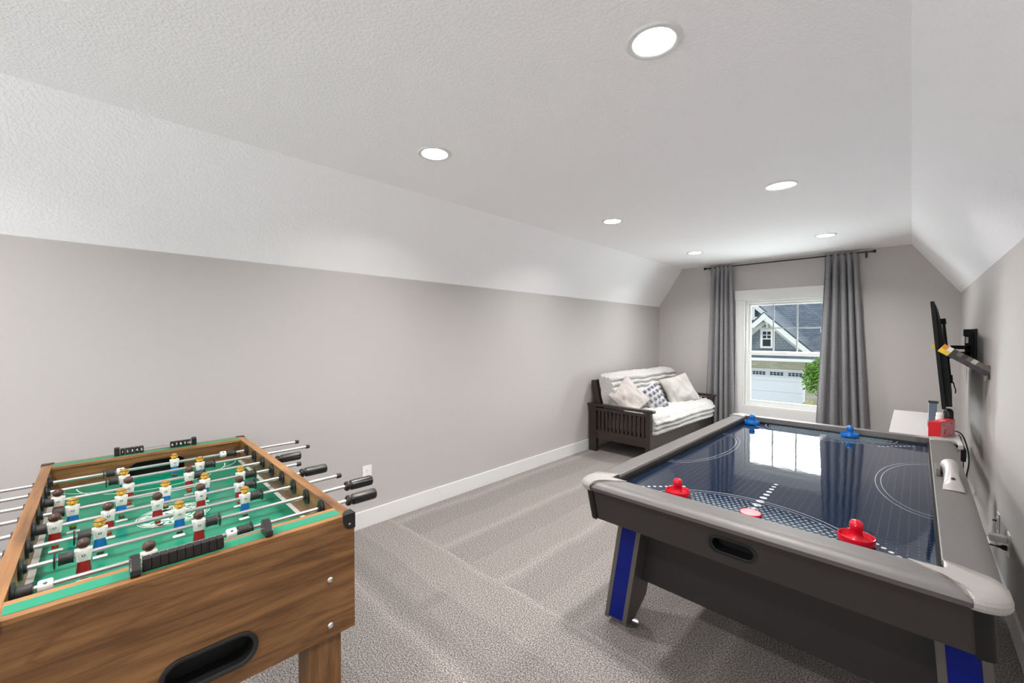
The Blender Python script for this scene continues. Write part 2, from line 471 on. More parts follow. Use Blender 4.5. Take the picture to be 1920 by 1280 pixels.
    def prism(self, pts, fn, d0, d1, key, bev=0.0):
        t = bmesh.new()
        A = [t.verts.new(fn(a, b, d0)) for a, b in pts]
        B = [t.verts.new(fn(a, b, d1)) for a, b in pts]
        t.faces.new(A); t.faces.new(list(reversed(B)))
        for k in range(len(A)):
            q = (k + 1) % len(A)
            t.faces.new((A[k], A[q], B[q], B[k]))
        if bev:
            bmesh.ops.bevel(t, geom=list(t.edges), offset=bev, segments=2, affect='EDGES', profile=0.7)
        bmesh.ops.recalc_face_normals(t, faces=t.faces)
        self._merge(t, key)
        return self
    def disc(self, c, r, key, seg=16, fn=None):
        c = Vector(c)
        return self.poly([c + Vector((r * math.cos(2 * PI * k / seg), r * math.sin(2 * PI * k / seg), 0)) for k in range(seg)], key)
    def arc(self, c, ra, rb, wid, a0, a1, key, n=48):
        """flat elliptical line in the xy plane"""
        cx, cy, cz = c
        for k in range(n):
            p = a0 + (a1 - a0) * k / n; q = a0 + (a1 - a0) * (k + 1) / n
            self.poly([(cx + ra * math.cos(p), cy + rb * math.sin(p), cz), (cx + (ra + wid) * math.cos(p), cy + (rb + wid) * math.sin(p), cz),
                       (cx + (ra + wid) * math.cos(q), cy + (rb + wid) * math.sin(q), cz), (cx + ra * math.cos(q), cy + rb * math.sin(q), cz)], key)
        return self
    def text(self, s, size, mtx, key, depth=0.0003):
        cu = bpy.data.curves.new('tmp_text', 'FONT')
        cu.body = s; cu.size = size; cu.extrude = depth; cu.align_x = 'CENTER'; cu.align_y = 'CENTER'; cu.resolution_u = 3
        ob = bpy.data.objects.new('tmp_text', cu)
        COL.objects.link(ob)
        dg = bpy.context.evaluated_depsgraph_get()
        me = bpy.data.meshes.new_from_object(ob.evaluated_get(dg))
        t = bmesh.new(); t.from_mesh(me)
        bmesh.ops.transform(t, matrix=mtx, verts=t.verts)
        bpy.data.objects.remove(ob); bpy.data.curves.remove(cu); bpy.data.meshes.remove(me)
        self._merge(t, key)
        return self
    def build(self, name, parent=None, off=None):
        """off: subtract this point (the parent's place) from world-coordinate geometry"""
        if off is not None:
            bmesh.ops.translate(self.bm, vec=-Vector(off), verts=self.bm.verts)
        me = bpy.data.meshes.new(name)
        self.bm.to_mesh(me); self.bm.free()
        for k in self.mats:
            me.materials.append(M[k])
        o = bpy.data.objects.new(name, me)
        COL.objects.link(o)
        if parent:
            o.parent = parent
        return o

def thing(name, label, cat, loc=(0, 0, 0), rz=0.0, group=None, kind=None):
    o = bpy.data.objects.new(name, None)
    o.empty_display_size = 0.1
    COL.objects.link(o)
    o.location = loc; o.rotation_euler = (0, 0, rz)
    return tag(o, label, cat, group, kind)
def tag(o, label=None, cat=None, group=None, kind=None):
    if label: o['label'] = label
    if cat: o['category'] = cat
    if group: o['group'] = group
    if kind: o['kind'] = kind
    return o
def structure(o, label, cat):
    return tag(o, label, cat, None, 'structure')
def dup(src, parent, loc=None, rot=None):
    o = src.copy(); COL.objects.link(o); o.parent = parent
    if loc is not None: o.location = loc
    if rot is not None: o.rotation_euler = rot
    return o
def stadium(cx, cy, hw, hh, n=10):
    """pill outline, long along a"""
    r = hh
    pts = []
    for k in range(n + 1):
        a = -PI / 2 + PI * k / n
        pts.append((cx + hw - r + r * math.cos(a), cy + r * math.sin(a)))
    for k in range(n + 1):
        a = PI / 2 + PI * k / n
        pts.append((cx - hw + r + r * math.cos(a), cy + r * math.sin(a)))
    return pts
def circle(cx, cy, r, n=32):
    return [(cx + r * math.cos(2 * PI * k / n), cy + r * math.sin(2 * PI * k / n)) for k in range(n)]

# ------------------------------------------------------------------ the room
XL, XR = -2.975, 0.374
YB, YF = -3.0, 6.577
ZK, ZC = 1.905, 2.48           # knee wall top, flat ceiling
XCL, XCR = -2.60, -0.012       # edges of the flat ceiling
LAMPS = [(-0.666, 1.418), (-1.972, 1.428), (-0.664, 3.375), (-1.971, 3.377), (-0.657, 5.37), (-1.974, 5.378), (-0.666, -0.55), (-1.972, -0.55)]

structure(MB().box((XL - 0.1, YB - 0.1, -0.12), (XR + 0.1, YF + 0.1, 0), 'carpet').build('floor'), 'beige grey carpet with vacuum stripes', 'floor')
mb = MB().plate([(XCL, YB), (XCR, YB), (XCR, YF), (XCL, YF)], [circle(x, y, 0.072) for x, y in LAMPS], lambda a, b, d: (a, b, d), ZC, ZC + 0.016, 'ceiling')
structure(mb.build('ceiling'), 'white knockdown textured flat ceiling with recessed lights', 'ceiling')
def slab(name, p, q, key, lab, cat):     # a sheet between two cross-section points, thickened outward
    (x0, z0), (x1, z1) = p, q
    d = Vector((x1 - x0, 0, z1 - z0)).normalized(); nrm = Vector((-d.z, 0, d.x)) * 0.1
    A = [Vector((x0, YB, z0)), Vector((x1, YB, z1)), Vector((x1, YF, z1)), Vector((x0, YF, z0))]
    mb = MB().hexa(A + [a + nrm for a in A], key)
    return structure(mb.build(name), lab, cat)
slab('ceiling_left', (XL, ZK), (XCL, ZC), 'ceiling', 'sloped white textured ceiling above the left wall', 'ceiling')
slab('ceiling_right', (XCR, ZC), (XR, ZK), 'ceiling', 'sloped white textured ceiling above the right wall', 'ceiling')
slab('wall_left', (XL, 0), (XL, ZK), 'wall', 'long greige knee wall on the left', 'wall')
slab('wall_right', (XR, ZK), (XR, 0), 'wall', 'greige knee wall on the right behind the television', 'wall')
sect = [(XL - 0.12, -0.1), (XR + 0.12, -0.1), (XR + 0.12, ZK + 0.03), (XCR + 0.06, ZC + 0.12), (XCL - 0.06, ZC + 0.12), (XL - 0.12, ZK + 0.03)]
WX0, WX1, WZ0, WZ1 = -1.734, -0.761, 0.447, 1.945
mb = MB().plate(sect, [[(WX0, WZ0), (WX1, WZ0), (WX1, WZ1), (WX0, WZ1)]], lambda a, b, d: (a, d, b), YF, YF + 0.13, 'wall')
structure(mb.build('wall_far'), 'greige end wall around the window', 'wall')
mb = MB().plate(sect, [[(-2.5, 0.75), (-0.1, 0.75), (-0.1, 2.15), (-2.5, 2.15)]], lambda a, b, d: (a, d, b), YB - 0.13, YB, 'wall')
structure(mb.build('wall_back'), 'greige end wall behind the photographer', 'wall')
def board(name, a, b, lab):
    structure(MB().box(a, b, 'white_trim', 0.004).build(name), lab, 'baseboard')
board('baseboard_left', (XL, YB, 0), (XL + 0.014, YF, 0.128), 'white baseboard along the left wall')
board('baseboard_right', (XR - 0.014, YB, 0), (XR, YF, 0.128), 'white baseboard along the right wall')
board('baseboard_far', (XL + 0.014, YF - 0.014, 0), (XR - 0.014, YF, 0.128), 'white baseboard under the window wall')
board('baseboard_back', (XL + 0.014, YB, 0), (XR - 0.014, YB + 0.014, 0.128), 'white baseboard on the wall behind the photographer')

# window in the far wall: single hung, three over three grille in the upper sash
win = structure(thing('window_1', None, None, ((WX0 + WX1) / 2, YF, WZ0)), 'white single hung window with grille in the upper sash', 'window')
off = win.location
cw = 0.102
mb = MB()
mb.box((WX0 - cw, YF - 0.019, WZ0), (WX0, YF, WZ1), 'white_trim', 0.003).box((WX1, YF - 0.019, WZ0), (WX1 + cw, YF, WZ1), 'white_trim', 0.003)
mb.box((WX0 - cw - 0.008, YF - 0.024, WZ1), (WX1 + cw + 0.008, YF, WZ1 + 0.135), 'white_trim', 0.003)
mb.box((WX0 - cw, YF - 0.019, WZ0 - 0.125), (WX1 + cw, YF, WZ0), 'white_trim', 0.003)
mb.build('casing', win, off)
mb = MB()      # jamb and vinyl frame
for x0, x1 in ((WX0, WX0 + 0.014), (WX1 - 0.014, WX1)):
    mb.box((x0, YF - 0.01, WZ0), (x1, YF + 0.13, WZ1), 'white_trim', 0.002)
mb.box((WX0 + 0.014, YF - 0.01, WZ1 - 0.014), (WX1 - 0.014, YF + 0.13, WZ1), 'white_trim', 0.002)
mb.box((WX0 + 0.014, YF - 0.015, WZ0), (WX1 - 0.014, YF + 0.13, WZ0 + 0.018), 'white_trim', 0.002)
for x0, x1 in ((WX0 + 0.014, WX0 + 0.048), (WX1 - 0.048, WX1 - 0.014)):
    mb.box((x0, YF + 0.045, WZ0 + 0.018), (x1, YF + 0.12, WZ1 - 0.014), 'vinyl', 0.003)
mb.box((WX0 + 0.048, YF + 0.045, WZ1 - 0.05), (WX1 - 0.048, YF + 0.12, WZ1 - 0.014), 'vinyl', 0.003)
mb.box((WX0 + 0.048, YF + 0.045, WZ0 + 0.018), (WX1 - 0.048, YF + 0.12, WZ0 + 0.05), 'vinyl', 0.003)
mb.build('window_frame', win, off)
GX0, GX1 = WX0 + 0.048, WX1 - 0.048
mb = MB()
ZM = 1.20
for z0, z1 in ((ZM - 0.01, ZM + 0.028), (WZ1 - 0.08, WZ1 - 0.05)):
    mb.box((GX0 + 0.028, YF + 0.085, z0), (GX1 - 0.028, YF + 0.115, z1), 'vinyl', 0.003)
for x0, x1 in ((GX0, GX0 + 0.028), (GX1 - 0.028, GX1)):
    mb.box((x0, YF + 0.085, ZM - 0.01), (x1, YF + 0.115, WZ1 - 0.05), 'vinyl', 0.003)
up = mb.build('upper_sash', win, off)
mb = MB()
for k in (1, 2):
    x = GX0 + 0.028 + (GX1 - GX0 - 0.056) * k / 3
    mb.box((x - 0.009, YF + 0.094, ZM + 0.028), (x + 0.009, YF + 0.106, WZ1 - 0.08), 'grille', 0.002)
zz = (ZM + 0.028 + WZ1 - 0.08) / 2
mb.box((GX0 + 0.028, YF + 0.095, zz - 0.009), (GX1 - 0.028, YF + 0.105, zz + 0.009), 'grille', 0.002)
mb.build('grille', up, off)
MB().box((GX0 + 0.02, YF + 0.099, ZM + 0.02), (GX1 - 0.02, YF + 0.101, WZ1 - 0.07), 'glass').build('pane', up, off)
mb = MB()
for z0, z1 in ((ZM - 0.03, ZM + 0.012), (WZ0 + 0.05, WZ0 + 0.088)):
    mb.box((GX0 + 0.034, YF + 0.05, z0), (GX1 - 0.034, YF + 0.082, z1), 'vinyl', 0.003)
for x0, x1 in ((GX0, GX0 + 0.034), (GX1 - 0.034, GX1)):
    mb.box((x0, YF + 0.05, WZ0 + 0.05), (x1, YF + 0.082, ZM + 0.012), 'vinyl', 0.003)
lo = mb.build('lower_sash', win, off)
MB().box((GX0 + 0.02, YF + 0.064, WZ0 + 0.07), (GX1 - 0.02, YF + 0.066, ZM - 0.02), 'glass').build('pane', lo, off)
mb = MB()
mb.box((-1.285, YF + 0.045, ZM + 0.008), (-1.215, YF + 0.07, ZM + 0.02), 'vinyl', 0.003).build('sash_lock', lo, off)

# unseen window added in the back wall as an opening for the fill lamp
wb = structure(thing('added_window', None, None, (-1.3, YB, 0.75)), 'added wide white window behind the photographer, opening for fill light', 'window')
mb = MB()
for x in (-2.5, -1.72, -0.94, -0.16):
    mb.box((x, YB - 0.1, 0.75), (x + 0.06, YB + 0.015, 2.15), 'white_trim', 0.003)
for z in (0.75, 2.09):
    mb.box((-2.5, YB - 0.1, z), (-0.1, YB + 0.015, z + 0.06), 'white_trim', 0.003)
mb.build('window_frame', wb, wb.location)

# ------------------------------------------------------------------ recessed ceiling lights
LL = ['large recessed ceiling light at the top, nearest the right slope', 'recessed ceiling light alone in the middle of the left ceiling',
      'recessed ceiling light above the air hockey table, second on its row', 'recessed ceiling light of the left row between two others, above the carpet aisle',
      'small recessed ceiling light just before the right curtain', 'smallest recessed ceiling light, before the left curtain above the futon end',
      'recessed ceiling light behind the photographer over the right side', 'recessed ceiling light behind the photographer over the left side']
lp = thing('recessed_light', LL[0], 'ceiling light', (LAMPS[0][0], LAMPS[0][1], ZC), 0, 'recessed lights in the ceiling')
MB().lathe([(0.071, 0.002), (0.071, -0.003), (0.078, -0.0075), (0.092, -0.006), (0.097, 0.0)], 'white_trim', seg=48).build('trim_ring', lp)
prof = [(0.0715, 0.0)]
for k in range(12):
    r = 0.0715 - 0.0115 * k / 12
    z = 0.042 * k / 12
    prof += [(r, z + 0.0010), (r - 0.0018, z + 0.0020), (r - 0.001, z + 0.0034)]
prof += [(0.058, 0.0425)]
MB().lathe(prof, 'baffle', seg=48).build('baffle', lp)
MB().lathe([(0.0, 0.040), (0.042, 0.0402), (0.0595, 0.042), (0.0595, 0.048), (0, 0.048)], 'lens', seg=40).build('lamp_lens', lp)
for k in range(1, len(LAMPS)):
    r = lp.copy(); COL.objects.link(r); r.location = (*LAMPS[k], ZC); r['label'] = LL[k]
    for ch in list(lp.children):
        dup(ch, r)

# ------------------------------------------------------------------ football (foosball) table
FT = thing('foosball_table', 'walnut brown foosball table with green playfield and black handled rods', 'foosball table', (-1.291, 0.2343, 0), -0.029)
FW, FLn, FZ, FB = 0.755, 1.445, 0.882, 0.522       # width, length, top, bottom of the body
HW = FW / 2
# table frame: x runs from the front end (0) to minus FLn at the far end, y across, z up
SU, SV = 0.105, 0.046
mb = MB()
mb.plate([(-HW, FB), (HW, FB), (HW, FZ - 0.012), (-HW, FZ - 0.012)], [stadium(0, 0.611, 0.1, 0.040)], lambda a, b, d: (d, a, b), 0.0, -0.024, 'wood_y')
mb.build('front_panel', FT)
mb = MB()
mb.plate([(-HW, FB), (HW, FB), (HW, FZ - 0.012), (-HW, FZ - 0.012)], [[(-0.10, 0.775), (0.105, 0.775), (0.105, 0.830), (0.085, 0.845), (-0.075, 0.845), (-0.10, 0.830)]], lambda a, b, d: (d, a, b), -1.36, -1.372, 'wood_y')
mb.box((-FLn, -HW, FB), (-FLn + 0.02, HW, FZ - 0.012), 'wood_y')
mb.box((-FLn + 0.02, -0.12, 0.75), (-1.375, 0.125, 0.752), 'deep_black').box((-FLn + 0.021, -0.12, 0.752), (-FLn + 0.024, 0.125, 0.86), 'deep_black')
mb.build('back_panel', FT)
mb = MB()       # inner end board at the near goal
mb.plate([(-HW + 0.03, 0.70), (HW - 0.03, 0.70), (HW - 0.03, FZ - 0.012), (-HW + 0.03, FZ - 0.012)], [[(-0.10, 0.775), (0.10, 0.775), (0.10, 0.830), (0.08, 0.845), (-0.08, 0.845), (-0.10, 0.830)]], lambda a, b, d: (d, a, b), -0.088, -0.076, 'wood_y')
mb.build('goal_board', FT)
for s in (-1, 1):
    MB().box((-0.024, s * HW, FB), (-FLn + 0.02, s * (HW - 0.03), FZ - 0.004), 'wood_x', 0.002).build('side_panel', FT)
for x0, x1 in ((0.0, -0.09), (-1.357, -FLn)):       # end rails with a green inlay
    e = MB().box((x0, -HW + 0.03, FZ - 0.012), (x1, HW - 0.03, FZ), 'rail_wood_y', 0.002).build('end_rail', FT)
    xm = (x0 + x1) / 2
    MB().box((xm - 0.022, -HW + 0.034, FZ), (xm + 0.022, HW - 0.034, FZ + 0.0008), 'green_inlay').build('green_inlay', e)
for s in (-1, 1):
    MB().box((0.0, s * HW, FZ - 0.004), (-FLn, s * (HW - 0.031), FZ + 0.001), 'rail_wood', 0.002).build('side_rail', FT)
ZP = 0.772
pf = MB().box((-0.08, -HW + 0.03, ZP - 0.01), (-1.365, HW - 0.03, ZP), 'green_field').build('playfield', FT)
RODX = [-(0.190 + 0.146 * i) for i in range(8)]
MEN = {0: [-0.106], 1: [-0.232, 0.023], 2: [-0.200, -0.010, 0.180], 3: [-0.300, -0.180, -0.055, 0.069, 0.192],
       4: [-0.266, -0.144, -0.020, 0.103, 0.227], 5: [-0.306, -0.119, 0.070], 6: [-0.127, 0.128], 7: [0.051]}
mb = MB()
zl = ZP + 0.0006
for s in (-1, 1):
    mb.poly([(-0.08, s * 0.347, zl), (-0.08, s * 0.331, zl), (-1.365, s * 0.331, zl), (-1.365, s * 0.347, zl)], 'field_white')
for i, vs in MEN.items():
    for y in vs:
        x = RODX[i] - (0.012 if i in (0, 1, 2, 3, 5) else 0.012)
        mb.poly([(x - 0.010, y - 0.016, zl), (x + 0.010, y - 0.016, zl), (x + 0.010, y + 0.016, zl), (x - 0.010, y + 0.016, zl)], 'field_white')
for xe, a0, a1 in ((-0.09, PI / 2, 3 * PI / 2), (-1.357, -PI / 2, PI / 2)):
    mb.arc((xe, 0, zl), 0.235, 0.27, 0.004, a0, a1, 'field_white', 40)
    mb.arc((xe, 0, zl), 0.150, 0.32, 0.004, a0, a1, 'field_white', 40)
# round white and green crest in the middle: rings, a leafy band and a small shield shape
cx = -0.722
mb.arc((cx, 0, zl), 0.108, 0.108, 0.003, 0, 2 * PI, 'field_white', 64)
mb.arc((cx, 0, zl), 0.100, 0.100, 0.003, 0, 2 * PI, 'field_white', 64)
mb.arc((cx, 0, zl), 0.062, 0.062, 0.036, 0, 2 * PI, 'field_pale', 64)
mb.disc((cx, 0, zl + 0.0001), 0.056, 'field_white', 40)
for k in range(26):
    a = 2 * PI * k / 26
    d = Vector((math.cos(a), math.sin(a), 0)); t = Vector((-d.y, d.x, 0))
    c = Vector((cx, 0, zl + 0.0003)) + d * 0.079
    w = 0.006 if k % 3 else 0.004
    mb.poly([c - d * 0.010 - t * w * 0.4, c - d * 0.002 + t * w, c + d * 0.011 + t * w * 0.3, c + d * 0.003 - t * w], 'green_field')
for k in range(9):
    a = 2 * PI * k / 9 + 0.3
    d = Vector((math.cos(a), math.sin(a), 0)); t = Vector((-d.y, d.x, 0))
    c = Vector((cx, 0, zl + 0.0004)) + d * 0.034
    mb.poly([c - d * 0.014, c + t * 0.006, c + d * 0.012, c - t * 0.005], 'green_field')
mb.build('field_markings', pf)
# ball return pocket
mb = MB()
o_, i_ = stadium(0, 0.611, 0.106, 0.046, 14), stadium(0, 0.611, 0.094, 0.034, 14)
n = len(o_)
t = bmesh.new()
rings = [[t.verts.new((d, a, b)) for a, b in pts] for pts, d in ((o_, -0.002), (o_, 0.005), (stadium(0, 0.611, 0.103, 0.043, 14), 0.007), (stadium(0, 0.611, 0.097, 0.037, 14), 0.006), (i_, 0.003), (i_, -0.05))]
for A, B in zip(rings, rings[1:]):
    for k in range(n):
        t.faces.new((A[k], A[(k + 1) % n], B[(k + 1) % n], B[k]))
bmesh.ops.recalc_face_normals(t, faces=t.faces)
mb._merge(t, 'black', True)
mb.box((-0.052, -0.14, 0.56), (-0.050, 0.14, 0.665), 'deep_black').box((-0.05, -0.14, 0.572), (-0.026, 0.14, 0.575), 'deep_black')
mb.build('ball_return', FT)
bolt0 = None
for z in (0.700, 0.559):
    for s in (1, -1):
        if bolt0 is None:
            bolt0 = MB().lathe([(0.0, 0.006), (0.006, 0.0055), (0.0085, 0.003), (0.009, 0.0)], 'steel', (0, 0, 0), (1, 0, 0), 20).build('bolt', FT)
            bolt0.location = (0.0, s * 0.301, z)
        else:
            dup(bolt0, FT, (0.0, s * 0.301, z))
# legs: square boxed posts, levellers below
lg0 = None
for x in (-0.055, -1.39):
    for s in (1, -1):
        if lg0 is None:
            lg0 = MB().box((-0.048, -0.048, 0.03), (0.048, 0.048, FB + 0.001), 'wood_z', 0.003).build('leg', FT)
            MB().lathe([(0.0, 0.0), (0.028, 0.0), (0.030, 0.006), (0.022, 0.014), (0.012, 0.018), (0.012, 0.03)], 'rubber', seg=20).build('leveller', lg0)
            lg0.location = (x + 0.0, s * 0.288, 0)
        else:
            q = dup(lg0, FT, (x, s * 0.288, 0))
            dup(lg0.children[0], q)
# black corner guards
for x, sx in ((0.0, 1), (-FLn, -1)):
    for s in (1, -1):
        mb = MB()
        w, hgt, th = 0.038, 0.044, 0.0022
        y1 = s * (HW + th); x1 = x + sx * th
        top = [(x1, y1), (x1 - sx * w, y1)] + [(x1 - sx * w * math.cos(a), y1 - s * w * math.sin(a)) for a in [PI / 2 * k / 6 for k in range(1, 6)]] + [(x1, y1 - s * w)]
        mb.prism(top, lambda a, b, d: (a, b, d), FZ + 0.0012, FZ + 0.0035, 'black')
        f1 = [(y1, FZ + 0.003), (y1, FZ - hgt), (y1 - s * w * 0.55, FZ - hgt), (y1 - s * w * 0.85, FZ - hgt * 0.8), (y1 - s * w * 1.0, FZ - hgt * 0.45), (y1 - s * w, FZ + 0.003)]
        mb.prism(f1, lambda a, b, d: (d, a, b), x, x1, 'black')
        f2 = [(x1, FZ + 0.003), (x1, FZ - hgt), (x1 - sx * w * 0.55, FZ - hgt), (x1 - sx * w * 0.85, FZ - hgt * 0.8), (x1 - sx * w, FZ - hgt * 0.45), (x1 - sx * w, FZ + 0.003)]
        mb.prism(f2, lambda a, b, d: (a, d, b), s * HW, y1, 'black')
        mb.lathe([(0.0, 0.0015), (0.003, 0.001), (0.0035, 0)], 'steel', (x1, y1 - s * 0.018, FZ - 0.028), (sx, 0, 0), 12)
        mb.build('corner_guard', FT)

# the little men: one body each; brown haired in red shorts look away, fair haired in blue shorts look at the near end
def figure(facing, hair, pants):
    mb = MB()
    f = facing
    mb.hexa([(-0.007, -0.0085, -0.066), (0.009, -0.0085, -0.066), (0.009, 0.0085, -0.066), (-0.007, 0.0085, -0.066),
             (-0.006, -0.008, -0.056), (0.007, -0.008, -0.056), (0.007, 0.008, -0.056), (-0.006, 0.008, -0.056)], 'red_pants' if pants == 'red_pants' else 'brown_hair', 0.003)
    mb.lathe([(0.0, -0.058), (0.0085, -0.058), (0.0095, -0.050), (0.009, -0.042)], 'skin', sx=0.85, seg=16)
    mb.lathe([(0.0, -0.050), (0.0150, -0.050), (0.0155, -0.046), (0.0128, -0.024), (0.0120, -0.014), (0.0, -0.014)], pants, sx=0.86, seg=20)
    mb.lathe([(0.0, -0.020), (0.0118, -0.020), (0.0138, -0.012), (0.0158, 0.000), (0.0160, 0.010), (0.0140, 0.0155), (0.008, 0.018), (0.0, 0.018)], 'shirt', sx=0.84, seg=24)
    # square shoulders with short sleeves
    mb.hexa([(-0.0085, -0.0142, -0.019), (0.0085, -0.0142, -0.019), (0.0085, 0.0142, -0.019), (-0.0085, 0.0142, -0.019),
             (-0.0090, -0.0180, 0.0155), (0.0090, -0.0180, 0.0155), (0.0090, 0.0180, 0.0155), (-0.0090, 0.0180, 0.0155)], 'shirt', 0.0035, 3)
    mb.lathe([(0.006, 0.015), (0.006, 0.021)], 'skin', seg=14)
    mb.ball((0.001 * f, 0, 0.0285), 0.0135, 'skin', (1.0, 0.98, 1.0))
    # hair as a cap that covers the back of the head
    t = bmesh.new()
    bmesh.ops.create_uvsphere(t, u_segments=20, v_segments=14, radius=0.0145)
    nrm = Vector((-0.62 * f, 0, 0.79)) if hair == 'brown_hair' else Vector((-0.15 * f, 0, 1.0)).normalized()
    cut = -0.0015 if hair == 'brown_hair' else 0.0045
    g = list(t.verts) + list(t.edges) + list(t.faces)
    bmesh.ops.bisect_plane(t, geom=g, plane_co=nrm * cut, plane_no=nrm, clear_inner=True)
    bmesh.ops.translate(t, vec=Vector((0.0005 * f, 0, 0.0290)), verts=t.verts)
    mb._merge(t, hair, True)
    if hair == 'olive_hair':
        mb.lathe([(0.0142, -0.0012), (0.0155, 0.0), (0.0142, 0.0012)], 'brown_hair', (0.001 * f, 0, 0.0338), (-0.15 * f, 0, 1), 20)
    mb.ball((0.0142 * f, 0, 0.0265), 0.0028, 'skin', seg=8, rings=6)                    # nose
    for s in (-1, 1):
        mb.ball((0.0128 * f, s * 0.0048, 0.0300), 0.0014, 'emblem', seg=8, rings=6)     # eyes
        mb.ball((0.0005 * f, s * 0.0135, 0.0280), 0.0028, 'skin', (0.6, 0.6, 1), 8, 6)  # ears
    mb.lathe([(0.0, 0.0006), (0.0016, 0.0004), (0.002, 0)], 'red_pants', (0.0128 * f, 0, 0.0215), (f, 0, -0.3), 8, sx=1.0)
    mb.lathe([(0.0, 0.0006), (0.0036, 0.0005), (0.0042, 0.0)], 'emblem', (0.0140, 0.0, 0.0005), (1, 0, 0.05), 12, sy=1.0, sx=0.75)
    mb.lathe([(0.0, 0.0008), (0.0016, 0.0007), (0.002, 0.0)], 'shirt', (0.0143, 0.0, 0.0008), (1, 0, 0.05), 10)
    for a in range(4):
        mb.tube([(-0.0145, -0.003 + 0.002 * a, 0.004), (-0.0145, -0.003 + 0.002 * a, -0.006)], 0.0006, 'emblem', 5)
    return mb
# players, bumpers and handles are modelled once and copied rod by rod
ZR = 0.852
TEAM = {0: 'b', 1: 'b', 2: 'y', 3: 'b', 4: 'y', 5: 'b', 6: 'y', 7: 'y'}
ROD_END = {0: 0.543, 1: 0.600, 2: 0.534, 3: 0.527, 4: 0.468, 5: 0.512, 6: 0.605, 7: 0.597}
protos = {}
def part(name, key, maker, parent, loc, rot=(0, 0, 0)):
    if key not in protos:
        o = maker().build(name, parent); protos[key] = o
        o.location = loc; o.rotation_euler = rot
        return o
    o = dup(protos[key], parent, loc, rot)
    return o
def mk_handle():     # grip with six flutes, runs in +y from its collar
    mb = MB()
    R = [(0.0, 0.000), (0.0155, 0.000), (0.0182, 0.003), (0.0182, 0.011), (0.0142, 0.015), (0.0148, 0.019), (0.0190, 0.023), (0.0196, 0.040), (0.0196, 0.100), (0.0188, 0.107), (0.0155, 0.110), (0.0, 0.1105)]
    t = bmesh.new(); seg = 48; rings = []
    for r, y in R:
        ring = []
        for k in range(seg):
            a = 2 * PI * k / seg
            fl = 1.0
            if 0.026 < y < 0.108 and r > 0:
                fl = 1.0 - 0.10 * max(0.0, math.cos(6 * a)) ** 6
            ring.append(t.verts.new((r * fl * math.cos(a), y, r * fl * math.sin(a))))
        rings.append(ring)
    for A, B in zip(rings, rings[1:]):
        for k in range(seg):
            t.faces.new((A[k], A[(k + 1) % seg], B[(k + 1) % seg], B[k]))
    bmesh.ops.remove_doubles(t, verts=t.verts, dist=1e-6)
    bmesh.ops.recalc_face_normals(t, faces=t.faces)
    mb._merge(t, 'black', True)
    return mb
def mk_cap():
    return MB().lathe([(0.0, 0.0), (0.0092, 0.0), (0.0098, 0.002), (0.0098, 0.016), (0.008, 0.019), (0.0, 0.0195)], 'rubber', axis=(0, 1, 0), seg=20)
def mk_bumper():
    mb = MB()
    mb.lathe([(0.0, -0.014), (0.0165, -0.014), (0.0152, -0.011), (0.0145, 0.0), (0.0152, 0.011), (0.0165, 0.014), (0.0, 0.014)], 'rubber', axis=(0, 1, 0), seg=24)
    return mb
def mk_washer():
    return MB().lathe([(0.008, -0.0015), (0.021, -0.0015), (0.022, 0.0), (0.021, 0.0015), (0.008, 0.0015)], 'black', axis=(0, 1, 0), seg=28)
def mk_bearing():
    return MB().lathe([(0.0085, 0.010), (0.0120, 0.010), (0.0130, 0.004), (0.0265, 0.003), (0.0275, 0.001), (0.0275, -0.0035), (0.0085, -0.0035)], 'black', axis=(0, 1, 0), seg=30)
def mk_shirt():
    mb = MB()
    mb.lathe([(0.0, -0.0125), (0.0125, -0.0125), (0.0148, -0.010), (0.0148, 0.010), (0.0125, 0.0125), (0.0, 0.0125)], 'shirt', axis=(0, 1, 0), seg=24)
    mb.lathe([(0.0, 0.0006), (0.0036, 0.0005), (0.0042, 0.0)], 'emblem', (0.0100, 0.0, 0.0108), (0.7, 0, 0.7), 12, sx=0.75)
    return mb
